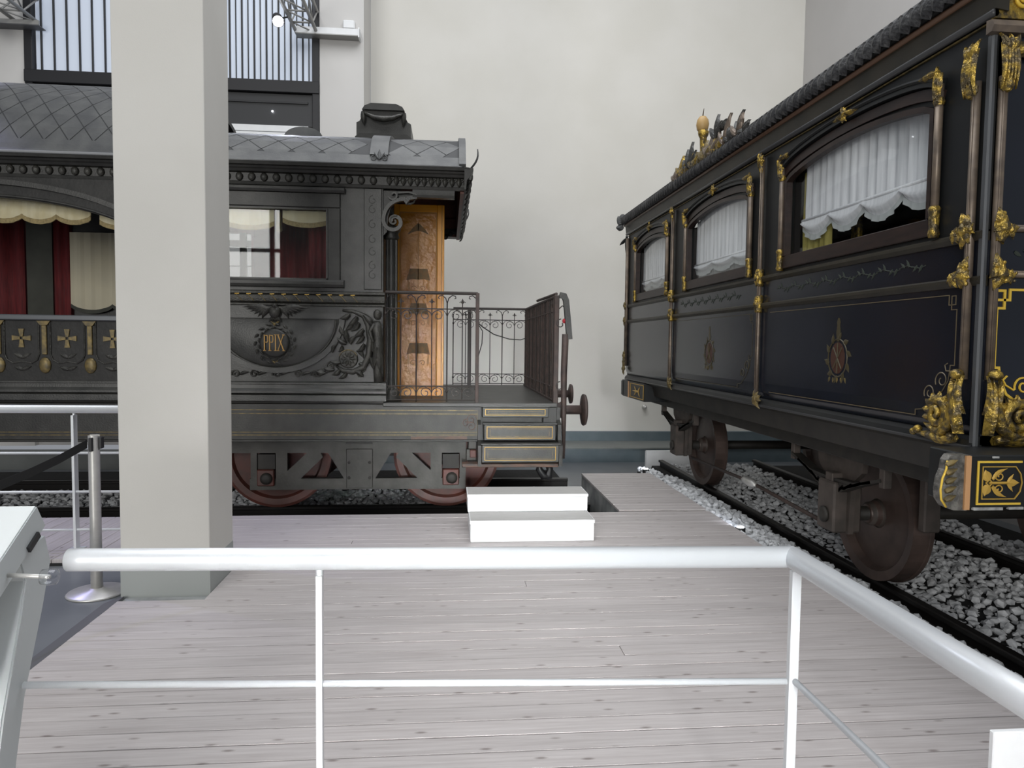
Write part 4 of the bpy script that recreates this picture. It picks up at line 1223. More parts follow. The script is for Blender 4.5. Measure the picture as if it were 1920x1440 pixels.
P('cable', MB().tube([(0.30, 7.05, 1.80), (0.36, 7.4, 1.77), (0.52, 8.0, 1.70), (0.75, 8.7, 1.655), (0.95, 9.3, 1.65), (1.07, 9.7, 1.68)], 0.006, 5).tube([(0.30, 7.05, 1.79), (0.345, 7.06, 1.72), (0.34, 7.06, 1.60), (0.305, 7.06, 1.47)], 0.005, 5), 'wire_black', LC, True)

# balcony steps with gold outlined risers
for (x0, x1, z0, z1, yf) in ((0.347, 1.003, 0.872, 0.975, 6.985), (0.36, 1.065, 0.655, 0.812, 6.90), (0.335, 1.085, 0.455, 0.627, 6.80)):
    so = P('boarding_step', B(x0, x1, yf, 7.25, z0, z1, c=0.006), 'bronze')
    cxa, cxb, za, zb = x0 + 0.03, x1 - 0.035, z0 + 0.025, z1 - 0.022
    P('gold_outline', MB().ribbon([(cxa, yf - 0.001, za), (cxb, yf - 0.001, za), (cxb, yf - 0.001, zb), (cxa, yf - 0.001, zb)], 0.006, 0.004, NY, closed=True), 'gold_line', so)
    P('gold_outline', MB().ribbon([(cxa + .03, yf - 0.001, za + .018), (cxb - .03, yf - 0.001, za + .018), (cxb - .03, yf - 0.001, zb - .018), (cxa + .03, yf - 0.001, zb - .018)], 0.003, 0.004, NY, closed=True), 'gold_dull', so)
    P('tread', B(x0 - 0.012, x1 + 0.012, yf - 0.012, 7.0, z1, z1 + 0.014, c=0.003), 'bronze', so)
P('step_stringer', MB().prism([(7.25, 0.42), (6.80, 0.42), (6.80, 0.62), (6.90, 0.66), (6.90, 0.81), (6.99, 0.85), (6.99, 0.97), (7.25, 0.97)], 'x', 1.085, 1.12), 'bronze_dark')
P('step_stringer', MB().prism([(7.25, 0.42), (6.80, 0.42), (6.80, 0.62), (6.90, 0.66), (6.90, 0.81), (6.99, 0.85), (6.99, 0.97), (7.25, 0.97)], 'x', 0.30, 0.332), 'bronze_dark')
P('step_back', B(0.33, 1.085, 7.1, 7.14, 0.44, 0.974), 'bronze_dark')
P('step_bar', B(0.15, 1.09, 6.86, 7.0, 0.40, 0.435, c=0.005), 'rust_scuff')
P('hose', MB().tube([(0.94, 7.1, 0.42), (0.93, 7.1, 0.34), (0.98, 7.1, 0.27), (1.03, 7.1, 0.27), (1.04, 7.1, 0.34), (1.0, 7.1, 0.42)], [0.02, 0.035, 0.045, 0.045, 0.035, 0.02], 8), 'black_plastic', LC, True)

# buffers
for (y, xr, z, rr, lab) in ((7.6, 1.46, 0.895, 0.172, 0), (9.35, 1.62, 0.945, 0.13, 0)):
    bo = P('buffer', MB().lathe([(0.05, 0), (0.05, xr - 1.09)], (1.09, y, z), 'x', 14), 'iron_rust', LC, True)
    P('buffer_disc', MB().lathe([(0.05, -0.02), (rr * 0.98, 0.0), (rr, 0.012), (rr * 0.96, 0.03), (0.02, 0.045)], (xr, y, z), 'x', 28), 'iron_rust', bo, True)
    P('buffer_socket', MB().lathe([(0.13, 0), (0.13, 0.02), (0.085, 0.04), (0.075, 0.12), (0.09, 0.14), (0.085, 0.17), (0.06, 0.18)], (1.085, y, z), 'x', 20), 'iron_rust', bo, True)

# bogie: side frame, wheels, axle boxes
bg = P('bogie_frame', MB().prism([(-2.4, 0.455), (0.205, 0.455), (0.205, 0.62), (-2.4, 0.62)], 'y', 7.44, 7.5), 'bogie_grey')
def pc(poly): P('frame_plate', MB().prism(poly, 'y', 7.442, 7.498), 'bogie_grey', bg)
def mirror(poly): return [(-1.79 - a, b) for a, b in poly][::-1]
pc([(-2.0, 0.075), (0.20, 0.075), (0.20, 0.19), (-2.0, 0.19)])
pc([(-1.055, 0.19), (-0.735, 0.19), (-0.735, 0.455), (-1.055, 0.455)])
for poly in ([(-0.735, 0.19), (-0.575, 0.455), (-0.735, 0.455)], [(-0.30, 0.19), (-0.165, 0.19), (-0.165, 0.27), (-0.36, 0.455), (-0.50, 0.455), (-0.52, 0.41)], [(-0.165, 0.19), (-0.05, 0.19), (-0.05, 0.455), (-0.165, 0.455)], [(0.138, 0.19), (0.20, 0.19), (0.20, 0.455), (0.138, 0.455)]):
    pc(poly); pc(mirror(poly))
P('center_boss', B(-1.03, -0.76, 7.425, 7.445, 0.09, 0.5, c=0.006), 'bogie_grey', bg)
P('spring_slot', B(-1.03, -0.76, 7.42, 7.5, 0.55, 0.60), 'under_dark', bg)
for x in (-1.0, -0.79):
    for z in (0.20, 0.36):
        P('bolt', MB().lathe([(0.016, 0), (0.016, -0.016), (0.006, -0.02)], (x, 7.428, z), 'y', 8), 'under_dark', bg)
for x in (0.045, -1.835):
    ab = P('axle_box', B(x - 0.085, x + 0.085, 7.40, 7.68, 0.12, 0.29, c=0.01), 'wheel_red', bg)
    P('box_cover', MB().lathe([(0.06, 0), (0.06, -0.02), (0.03, -0.03)], (x + 0.01, 7.40, 0.2), 'y', 14), 'under_dark', bg, True)
    P('spring_block', B(x - 0.085, x + 0.085, 7.45, 7.6, 0.29, 0.44), 'under_dark', bg)
def wheel(parent, c, axis, r, w, m, spokes=0):
    sgn = 1
    pr = [(0.10, -0.06), (0.11, -0.04), (0.12, 0.0), (r * 0.80, 0.015), (r * 0.84, -w * 0.25), (r * 0.95, -w * 0.28), (r, -w * 0.22), (r, w * 0.65), (r, w * 0.72), (r, w), (r * 0.82, w), (0.1, w * 0.8)]
    return MB().lathe(pr, c, axis, 44).build('wheel', m, parent, False)
for x in (-1.79, 0.0):
    for (y, sg) in ((7.74, 1), (9.24, 1)):
        wo = wheel(LC, (x, y, 0.40), 'y', 0.568, 0.12, 'wheel_red')
        P('hub', MB().lathe([(0.11, 0.0), (0.11, -0.10), (0.06, -0.11)], (x, y, 0.40), 'y', 20), 'under_dark', wo, True)
    P('axle', MB().tube([(x, 7.6, 0.40), (x, 9.45, 0.40)], 0.06, 12), 'under_dark', LC, True)
P('brake_hanger', MB().box(0.22, 0.34, 7.3, 7.42, 0.36, 0.64, c=0.006).box(0.2, 0.30, 7.25, 7.3, 0.40, 0.52, c=0.006), 'bogie_grey')
P('brake_block', B(0.235, 0.30, 7.2, 7.26, 0.44, 0.52, c=0.006), 'wheel_red')
P('bogie_far_frame', B(-2.3, 0.2, 9.5, 9.56, 0.1, 0.62), 'under_dark')

# ------------------------------------------------------------------ blue carriage with gilded ornaments
RC = thing('railway_carriage', (4.06, 6.7, -0.17), 'blue-black railway carriage with gilded ornaments and white curtained arched windows', 'carriage')
SX = 2.58            # side plane facing the platform
YA, YZ = 3.27, 10.17  # near and far ends
NX = (-1, 0, 0)
def Q(name, mb, m, parent=RC, smooth=False): return mb.build(name, m, parent, smooth)

# lower body with rounded bottom, one panel per bay
bays = [(YA, 5.72), (5.72, 8.05), (8.05, YZ)]
def side_prof(x_in=2.64): return [(x_in, 1.15), (SX + 0.06, 1.155), (SX + 0.03, 1.175), (SX + 0.008, 1.22), (SX, 1.30), (SX, 1.93), (x_in, 1.93)]
def yprism(poly, y0, y1): return MB().prism(poly, 'y', y0, y1)
panels = []
for (a, b) in bays:
    panels.append(Q('lower_panel', yprism(side_prof(), a + 0.002, b - 0.002), 'navy'))
    Q('frieze_panel', B(SX + 0.004, 2.64, a + 0.002, b - 0.002, 1.95, 2.15), 'navy')
Q('bottom_sill', yprism([(2.70, 1.10), (2.58, 1.105), (2.565, 1.125), (2.575, 1.15), (2.60, 1.17), (2.66, 1.18), (2.70, 1.16)], YA, YZ), 'navy_dark')
Q('sill_bead', MB().tube([(2.575, YA, 1.115), (2.575, YZ, 1.115)], 0.012, 8), 'bead_dark', RC, True)
for z, nm in ((1.94, 'lower_belt'), (2.16, 'upper_belt')):
    Q(nm, yprism([(2.62, z - 0.035), (SX - 0.006, z - 0.03), (SX - 0.022, z - 0.008), (SX - 0.022, z + 0.008), (SX - 0.006, z + 0.018), (2.62, z + 0.02)], YA, YZ), 'cornice_brown')
Q('far_side_wall', B(5.48, 5.54, YA, YZ, 1.15, 3.2), 'navy_dark')
Q('floor_pan', B(2.62, 5.5, YA, YZ, 1.08, 1.15), 'under_dark')
Q('inner_wall', B(3.35, 3.4, YA + 0.1, YZ - 0.1, 1.2, 3.2), 'inside_dark')

# upper side with three arched openings
WIN = [(3.645, 5.32), (5.98, 7.56), (8.29, 9.63)]
ZS, ZC = 2.275, 2.975
def arch_z(t): return ZC - 0.085 * abs(t) ** 2 - 0.02 * abs(t) ** 20
ys = set()
for (a, b) in WIN:
    for k in range(31): ys.add(round(a + (b - a) * k / 30, 5))
ys |= {YA, YZ}
ys = sorted(ys)
def opening(y):
    for (a, b) in WIN:
        if a - 1e-6 <= y <= b + 1e-6:
            return arch_z((y - (a + b) / 2) / ((b - a) / 2))
    return None
uw = MB()
for p, q in zip(ys[:-1], ys[1:]):
    mid = opening((p + q) / 2)
    if mid is None:
        uw.box(SX + 0.004, SX + 0.06, p, q, 2.17, 3.2)
    else:
        zp, zq = opening(p), opening(q)
        uw.box(SX + 0.004, SX + 0.06, p, q, 2.17, ZS)
        uw.add([(SX + .004, p, zp), (SX + .004, q, zq), (SX + .004, q, 3.2), (SX + .004, p, 3.2), (SX + .06, p, zp), (SX + .06, q, zq), (SX + .06, q, 3.2), (SX + .06, p, 3.2)],
               [(0, 1, 2, 3), (7, 6, 5, 4), (0, 4, 5, 1)])
Q('upper_side', uw, 'navy_dark')

def gilt_cluster(p, s, nrm, up=1, name='gilt_ornament', parent=RC, m='gold', spread=1.0):
    """small bunch of acanthus lobes round a boss"""
    p = Vector(p); nrm = Vector(nrm)
    side = Vector((0, 1, 0)) if abs(nrm.x) > 0.5 else Vector((1, 0, 0))
    z = Vector((0, 0, 1))
    mb = MB().ball(p + nrm * 0.014 * s / 0.1, 0.034 * s / 0.1, 0.034 * s / 0.1, 0.040 * s / 0.1, 8, 5)
    for k in range(8):
        a = 2 * PI * k / 8 + 0.3
        d = side * math.cos(a) * spread + z * math.sin(a)
        l = s * random.uniform(0.55, 0.95) * (1.15 if abs(math.sin(a)) > 0.6 else 0.9)
        mb.leaf(p + d * 0.1 * s, p + d * l + nrm * random.uniform(-0.06, 0.06) * s, 0.62 * s, 0.26 * s, nrm, 0.14 * s, random.uniform(-.12, .12) * s)
    for k in range(5):
        a = random.uniform(0, 6.28)
        q_ = p + (side * math.cos(a) * spread + z * math.sin(a)) * s * random.uniform(0.35, 0.7) + nrm * 0.16 * s
        r_ = s * random.uniform(0.10, 0.17)
        mb.ball(q_, r_, r_, r_, 7, 5)
    return mb.build(name, m, parent)

def curtain_sheet(ya, yb, zt_f, z0, x, m, name, parent, folds, dep=0.012, fan=0.0):
    n = folds * 5
    rows = 6
    vs, fs = [], []
    for i in range(n + 1):
        t = i / n
        y = ya + (yb - ya) * t
        zt = zt_f(y) + 0.02
        for j in range(rows + 1):
            k = j / rows
            zb = z0(t) if callable(z0) else z0
            z = zb + (zt - zb) * k
            am = dep * (0.5 + 0.5 * math.sin(i * 2.399 + 1.3 * math.sin(i * 0.7))) 
            vs.append((x + am * math.cos(i * 2 * PI / 5 * 1.0) , y + fan * (1 - k) * (t - 0.5) + 0.004 * math.sin(i * 3.1 + j), z))
    m1 = len(vs)
    vs += [(a + 0.008, b, c) for a, b, c in vs]
    w_ = rows + 1
    for i in range(n):
        for j in range(rows):
            a = i * w_ + j
            fs += [(a, a + w_, a + w_ + 1, a + 1), (m1 + a, m1 + a + 1, m1 + a + w_ + 1, m1 + a + w_)]
    return MB().add(vs, fs).build(name, m, parent, True)

for wi, (a, b) in enumerate(WIN):
    mid, hw_ = (a + b) / 2, (b - a) / 2
    af = lambda y, mid=mid, hw_=hw_: arch_z(max(-1, min(1, (y - mid) / hw_)))
    # inner wooden frame follows the opening
    path = [(SX + 0.0, a + 0.012, ZS + 0.02)] + [(SX + 0.0, mid + hw_ * t * 0.985, arch_z(t) - 0.012) for t in [-1 + k / 12 for k in range(25)]] + [(SX + 0.0, b - 0.012, ZS + 0.02)]
    wn = Q('window', MB().ribbon(path, 0.032, 0.05, NX).box(SX - 0.02, SX + 0.05, a - 0.01, b + 0.01, ZS - 0.075, ZS + 0.02, c=0.006), 'mahogany')
    Q('pane', B(SX + 0.035, SX + 0.039, a, b, ZS, ZC), 'glass', wn)
    # moulded hood outside
    ho = 0.05
    hood = [(SX - 0.012, mid + (hw_ + ho) * t, arch_z(t * 0.92) + 0.115 - 0.03 * abs(t) ** 8) for t in [-1 + k / 12 for k in range(25)]]
    Q('hood_moulding', MB().ribbon(hood, 0.05, 0.055, NX).tube([(SX - 0.04, p[1], p[2] + 0.012) for p in hood], 0.013, 6), 'navy_dark', wn)
    Q('spandrel_frame', MB().ribbon([(SX + 0.0, p[1], p[2] - 0.065) for p in hood], 0.06, 0.03, NX), 'mahogany', wn)
    for y in (a - ho + 0.01, b + ho - 0.005):
        Q('colonnette', MB().tube([(SX - 0.022, y, 2.20), (SX - 0.022, y, 2.98)], 0.021, 10), 'gilt_brown', wn, True)
        Q('gilt_foot', MB().lathe([(0.024, 0), (0.030, 0.02), (0.024, 0.05), (0.028, 0.13), (0.033, 0.15), (0.024, 0.165)], (SX - 0.022, y, 2.185), 'z', 12), 'gold', wn, True)
        o_ = MB().leaf((SX - 0.03, y, 2.90), (SX - 0.035, y, 3.07), 0.05, 0.03, NX, 0.01).leaf((SX - 0.03, y, 2.93), (SX - 0.03, y + 0.03, 3.04), 0.035, 0.025, NX).leaf((SX - 0.03, y, 2.93), (SX - 0.03, y - 0.03, 3.03), 0.035, 0.025, NX).lathe([(0.024, 0), (0.03, 0.02), (0.024, 0.04)], (SX - 0.022, y, 2.87), 'z', 10)
        o_.build('gilt_tip', 'gold', wn)
    for sg, y in ((1, a), (-1, b)):
        Q('corner_leaf', MB().leaf((SX - 0.035, y - sg * 0.05, 3.035), (SX - 0.03, y + sg * 0.13, 3.045), 0.05, 0.03, NX, 0.01).leaf((SX - 0.035, y - sg * 0.06, 3.03), (SX - 0.03, y - sg * 0.06, 2.90), 0.045, 0.03, NX, 0.01), 'gold', wn)
    gilt_cluster((SX - 0.04, mid, 3.095), 0.065, NX, name='keystone_ornament', parent=wn)
    Q('keystone_wing', MB().leaf((SX - 0.04, mid, 3.10), (SX - 0.03, mid - 0.17, 3.09), 0.045, 0.03, NX).leaf((SX - 0.04, mid, 3.10), (SX - 0.03, mid + 0.17, 3.09), 0.045, 0.03, NX), 'gold', wn)
    # curtains inside
    hem = 2.545 if wi == 0 else 2.46
    lo = 2.42 if wi == 0 else 2.37
    ya_, yb_ = (a + 0.0, b - 0.10) if wi == 0 else (a, b)
    curtain_sheet(ya_, yb_, af, lambda t: hem, SX + 0.085, 'sheer', 'white_curtain', wn, 16, 0.02)
    Q('hem_cord', MB().tube([(SX + 0.075, ya_, hem), (SX + 0.075, yb_, hem)], 0.010, 6), 'sheer', wn, True)
    nsw = 4 if wi == 0 else 3
    N = nsw * 14
    for (nm, off, wid, mm) in (('swag', 0.0, 1.0, 'sheer'), ('frill', 1.0, 0.04, 'sheer_grey')):
        vs, fs = [], []
        for i in range(N + 1):
            t = (i / 14.0) % 1.0
            y = ya_ + (yb_ - ya_) * i / N
            cat = math.sin(PI * t) ** 0.75
            zlow = hem - 0.035 - (hem - lo - 0.035) * cat
            if nm == 'swag':
                for j in range(6):
                    k = j / 5
                    vs.append((SX + 0.080 - 0.018 * math.sin(k * PI) * (1 + 0.5 * math.sin(k * 14)), y, hem + (zlow - hem) * k))
            else:
                rp = 0.006 * math.sin(i * 2.3)
                for j in range(3):
                    vs.append((SX + 0.078 + rp * j, y, zlow - 0.02 * j))
        w_ = 6 if nm == 'swag' else 3
        for i in range(N):
            for j in range(w_ - 1):
                c0 = i * w_ + j
                fs.append((c0, c0 + w_, c0 + w_ + 1, c0 + 1))
        Q(nm, MB().add(vs, fs), mm, wn, True)
    if wi == 0:
        curtain_sheet(b - 0.42, b - 0.0, af, lambda t: 2.28, SX + 0.12, 'silk_yellow', 'yellow_curtain', wn, 5, 0.02)
        curtain_sheet(a, a + 0.12, lambda y: 2.85, lambda t: 2.28, SX + 0.12, 'silk_yellow', 'yellow_curtain', wn, 2, 0.02)
        Q('gilt_chair_back', B(SX + 0.3, SX + 0.34, b - 0.47, b - 0.37, 1.7, 2.62, c=0.01), 'gold', wn)
    else:
        curtain_sheet(a, b, lambda y: hem + 0.02, lambda t: 2.28, SX + 0.12, 'sheer_grey', 'net_curtain', wn, 12, 0.012)

# slim pilasters between the bays
def pilaster(y, parent=RC, rad=0.017):
    o = Q('pilaster', MB().tube([(SX - 0.02, y, 1.2), (SX - 0.022, y, 1.5), (SX - 0.022, y, 3.14)], rad, 10).tube([(SX - 0.042, y - 0.012, 1.25), (SX - 0.042, y - 0.012, 3.1)], 0.006, 5), 'gilt_brown', RC, True)
    for z in (2.165, 1.95):
        gilt_cluster((SX - 0.035, y, z), 0.075, NX, parent=o, spread=0.55)
        Q('gilt_collar', MB().lathe([(0.03, -0.07), (0.036, -0.05), (0.03, 0), (0.036, 0.05), (0.028, 0.07)], (SX - 0.022, y, z), 'z', 10), 'gold', o, True)
    gilt_cluster((SX - 0.035, y, 3.12), 0.08, NX, parent=o, spread=0.8)
    Q('gilt_tail', MB().leaf((SX - 0.03, y, 3.12), (SX - 0.03, y, 2.98), 0.05, 0.03, NX, 0.005), 'gold', o)
    gilt_cluster((SX - 0.012, y, 1.17), 0.085, NX, parent=o, spread=1.3, m='gold_dull')
    return o
pilaster(5.72)
pilaster(8.05)

# painted lines and arms on the panels
def line_frame(y0, y1, z0, z1, parent, m='gold_dull'):
    x = SX - 0.001
    k = 0.05
    pts = [(y1 - 0.03, z1), (y0 + 0.07, z1), (y0 + 0.07, z1 - k), (y0 + 0.02, z1 - k), (y0 + 0.02, z1 - 0.005), (y0 + 0.05, z1 - 0.005), (y0 + 0.05, z1 - 0.075), (y0 + 0.01, z1 - 0.075), (y0 + 0.01, z0 + 0.28), (y0 + 0.04, z0 + 0.28), (y0 + 0.05, z0 + 0.2), (y0 + 0.11, z0 + 0.12), (y0 + 0.22, z0 + 0.04), (y0 + 0.3, z0 + 0.03), (y0 + 0.3, z0), (y1 - 0.05, z0)]
    Q('painted_line', MB().ribbon([(x, a, b) for a, b in pts], 0.0045, 0.003, NX), m, parent)
    Q('painted_scroll', MB().tube(spiral((y0 + 0.10, z0 + 0.20), 0.05, 0.012, -30, 420, 22, 'yz', x), 0.0035, 4).tube(spiral((y0 + 0.19, z0 + 0.13), 0.045, 0.012, -30, 420, 22, 'yz', x), 0.0035, 4).tube([(x, y0 + 0.03, z0 + 0.25), (x, y0 + 0.07, z0 + 0.25), (x, y0 + 0.08, z0 + 0.28), (x, y0 + 0.06, z0 + 0.29)], 0.0035, 4), m, parent)
line_frame(3.42, 5.58, 1.235, 1.875, panels[0], 'line_dim')
line_frame(5.86, 7.93, 1.235, 1.875, panels[1], 'emblem_gold')
def arms(yc, parent, k=1.0):
    """faded painted coat of arms: tall crowned shaft over an oval shield with leafy surround"""
    x = SX - 0.001
    def fl(name, pts, m): Q(name, MB().prism(pts, 'x', x - 0.0015, x + 0.002), m, parent)
    fl('painted_shield', [(yc + 0.085 * math.cos(2 * PI * i / 20), 1.53 + 0.105 * math.sin(2 * PI * i / 20)) for i in range(20)], 'emblem_red')
    Q('painted_wreath', MB().tube([(x, yc + 0.115 * math.cos(2 * PI * i / 24), 1.53 + 0.125 * math.sin(2 * PI * i / 24)) for i in range(24)], 0.005, 5, closed=True), 'emblem_gold', parent)
    for i in range(10):
        a = 2 * PI * i / 10 + 0.3
        Q('painted_leaf', MB().leaf((x, yc + 0.11 * math.cos(a), 1.53 + 0.12 * math.sin(a)), (x, yc + 0.165 * math.cos(a + 0.25), 1.53 + 0.175 * math.sin(a + 0.25)), 0.04, 0.003, NX), 'emblem_gold', parent)
    fl('painted_shaft', [(yc - 0.014, 1.64), (yc - 0.024, 1.70), (yc - 0.016, 1.75), (yc - 0.022, 1.765), (yc - 0.008, 1.795), (yc + 0.008, 1.795), (yc + 0.022, 1.765), (yc + 0.016, 1.75), (yc + 0.024, 1.70), (yc + 0.014, 1.64)], 'emblem_gold')
    Q('painted_bars', MB().tube([(x - .002, yc - 0.05, 1.60), (x - .002, yc + 0.05, 1.46)], 0.005, 4).tube([(x - .002, yc + 0.05, 1.60), (x - .002, yc - 0.05, 1.46)], 0.005, 4).tube([(x - .002, yc, 1.63), (x - .002, yc, 1.43)], 0.005, 4), 'emblem_gold', parent)
    for i in range(5):
        dy = (i - 2) * 0.045
        Q('painted_tassel', MB().leaf((x, yc + dy, 1.40), (x, yc + dy * 1.2, 1.365), 0.025, 0.003, NX), 'gold_dull', parent)
arms(4.53, panels[0])
arms(6.87, panels[1])
# scrolling leaf painting in the frieze
for bi, (a, b) in enumerate(bays[:2]):
    n = 16
    for k in range(n):
        y = a + 0.42 + (b - a - 0.7) * k / n
        Q('painted_vine', MB().tube([(SX + 0.003, y, 2.05), (SX + 0.003, y + 0.05, 2.065 if k % 2 else 2.04), (SX + 0.003, y + 0.12, 2.055)], 0.003, 4).leaf((SX + 0.003, y + 0.03, 2.055), (SX + 0.003, y + 0.06, 2.10 if k % 2 else 2.015), 0.02, 0.003, NX).leaf((SX + 0.003, y + 0.07, 2.055), (SX + 0.003, y + 0.11, 2.085 if k % 2 else 2.025), 0.018, 0.003, NX), 'leaf_paint', RC)

# cornice and leaf-edged eaves
Q('cornice_bead', MB().tube([(SX - 0.02, YA - 0.03, 3.185), (SX - 0.02, YZ + 0.02, 3.185)], 0.020, 8), 'bead_dark', RC, True)
Q('gold_under_line', B(SX - 0.008, SX + 0.004, YA, YZ, 3.155, 3.163), 'gold_dull')
Q('cornice', yprism([(2.62, 3.19), (2.555, 3.20), (2.545, 3.29), (2.535, 3.305), (2.62, 3.32)], YA - 0.04, YZ + 0.05), 'cornice_brown')
Q('cornice_red_bead', MB().tube([(2.532, YA - 0.04, 3.312), (2.532, YZ + 0.05, 3.312)], 0.018, 8), 'cornice_red', RC, True)
ea = Q('eaves', yprism([(2.62, 3.32), (2.53, 3.33), (2.50, 3.35), (2.495, 3.40), (2.52, 3.425), (2.62, 3.44)], YA - 0.05, YZ + 0.08), 'navy_dark')
el0 = None
y = YA
while y < YZ + 0.06:
    if el0 is None:
        el0 = MB().leaf((0, 0.03, -0.055), (0.0, -0.03, 0.055), 0.125, 0.03, NX, 0.014, 0.012).ball((0.0, 0.0, 0.035), 0.014, 0.022, 0.016, 6, 4).build('eaves_leaf', 'eaves_lead', ea, False, loc=(0, 0, 0))
        el0.location = Vector((2.50, y, 3.385)) - Vector(ORG[RC.name])
    else:
        inst(el0, 'eaves_leaf', ea, (2.50, y, 3.385))
    y += 0.088
arcpts = [(4.06 - 1.54 * math.cos(PI * k / 16), 3.42 + 0.33 * math.sin(PI * k / 16)) for k in range(17)]
Q('roof', MB().prism(arcpts, 'y', YA - 0.03, YZ + 0.05), 'roof_lead_dark')
# crest on the roof edge
cr = Q('roof_crest', B(2.50, 2.56, 5.95, 7.85, 3.42, 3.455), 'gilt_brown')
def cl(y0, z0, y1, z1, w_, m='gold', side=0.0, bow=0.0):
    Q('crest_leaf', MB().leaf((2.53, y0, z0), (2.52, y1, z1), w_, 0.05, NX, bow, side), m, cr)
for (y0, z0, y1, z1, w_, m) in ((7.78, 3.42, 7.80, 3.54, .17, 'gilt_brown'), (7.60, 3.42, 7.58, 3.63, .20, 'gold'), (7.50, 3.42, 7.46, 3.56, .18, 'gold_dull'), (7.42, 3.43, 7.44, 3.66, .13, 'bronze'), (7.30, 3.43, 7.30, 3.70, .16, 'bronze'), (7.22, 3.43, 7.26, 3.58, .18, 'gold'), (7.12, 3.43, 7.16, 3.56, .18, 'gold_dull'),
                                (6.90, 3.43, 6.88, 3.60, .20, 'gold_dull'), (6.75, 3.43, 6.72, 3.62, .22, 'gilt_brown'), (6.62, 3.55, 6.60, 3.76, .16, 'bronze'), (6.60, 3.43, 6.66, 3.58, .20, 'gold'), (6.50, 3.60, 6.40, 3.66, .09, 'bronze'), (6.42, 3.43, 6.30, 3.68, .12, 'gilt_brown'), (6.30, 3.43, 6.34, 3.58, .13, 'bronze'), (6.12, 3.43, 6.03, 3.62, .14, 'gilt_brown'), (6.08, 3.45, 6.02, 3.62, .06, 'bronze'), (5.98, 3.42, 5.90, 3.50, .12, 'bronze')):
    cl(y0, z0, y1, z1, w_, m, random.uniform(-.02, .02), 0.02)
    Q('crest_leaf', MB().leaf((2.52, y0, z0), (2.50, y0 + w_ * 0.9, z0 + (z1 - z0) * 0.62), w_ * 0.6, 0.04, NX, 0.02, 0.01).leaf((2.52, y0, z0), (2.50, y0 - w_ * 0.9, z0 + (z1 - z0) * 0.55), w_ * 0.6, 0.04, NX, 0.02, -0.01), m, cr)
Q('crest_post', MB().lathe([(0.05, 0), (0.04, 0.05), (0.03, 0.1), (0.035, 0.22), (0.05, 0.25), (0.055, 0.28), (0.04, 0.30)], (2.52, 7.03, 3.44), 'z', 10), 'gold', cr, True)
Q('crest_orb', MB().ball((2.52, 7.06, 3.80), 0.065, 0.065, 0.09), 'orb_gold', cr, True)
Q('crest_spike', MB().tube([(2.52, 7.06, 3.88), (2.52, 7.03, 3.95)], [0.008, 0.003], 5), 'gilt_brown', cr)

# near end wall facing the viewer
Q('end_wall', B(SX + 0.03, 5.52, YA, YA + 0.04, 1.13, 3.2), 'navy')
Q('end_wall_far', B(SX + 0.02, 5.52, YZ - 0.04, YZ, 1.13, 3.3), 'navy_dark')
NE = (0, -1, 0)
Q('corner_edge', B(SX - 0.010, SX + 0.020, YA - 0.010, YA + 0.03, 1.115, 3.10, c=0.008), 'steel_edge')
ce = Q('corner_pilaster', MB().tube([(SX - 0.016, YA + 0.075, 1.45), (SX - 0.016, YA + 0.075, 2.9)], 0.021, 12).tube([(SX - 0.036, YA + 0.068, 1.5), (SX - 0.036, YA + 0.068, 2.88)], 0.005, 5), 'gilt_brown', RC, True)
ef = Q('corner_pilaster', MB().tube([(SX + 0.052, YA - 0.012, 1.45), (SX + 0.052, YA - 0.012, 2.9)], 0.021, 12).tube([(SX + 0.042, YA - 0.032, 1.5), (SX + 0.042, YA - 0.032, 2.88)], 0.005, 5), 'gilt_brown', RC, True)
for z in (2.185, 1.965):
    gilt_cluster((SX - 0.03, YA + 0.08, z), 0.095, NX, parent=ce, spread=0.75)
    gilt_cluster((SX - 0.035, YA + 0.15, z - 0.015), 0.05, NX, parent=ce, spread=1.3)
    gilt_cluster((SX + 0.058, YA - 0.03, z), 0.095, NE, parent=ef, spread=0.6, m='gold')
    gilt_cluster((SX + 0.11, YA - 0.025, z - 0.01), 0.05, NE, parent=ef, spread=1.3)
    Q('end_belt', MB().tube([(SX + 0.1, YA - 0.01, z), (5.4, YA - 0.01, z)], 0.018, 8), 'gilt_brown', RC, True)
for (o_, px, py, nn) in ((ce, SX - 0.03, YA + 0.085, NX), (ef, SX + 0.055, YA - 0.028, NE)):
    sd = Vector((0, 1, 0)) if nn is NX else Vector((1, 0, 0))
    mb = MB()
    for k in range(5):
        mb.leaf(Vector((px, py, 3.05)) + sd * (k - 2) * 0.014, Vector((px, py, 2.83)) + sd * (k - 2) * 0.018 + Vector(nn) * 0.01, 0.035, 0.022, nn, 0.02)
    mb.ball((px, py, 2.86), 0.034, 0.034, 0.045, 8, 5)
    for k in range(3):
        mb.leaf(Vector((px, py, 3.0)), Vector((px, py, 3.09)) + sd * (k - 1) * 0.05, 0.05, 0.025, nn, 0.02)
    mb.build('gilt_capital', 'gold', o_)
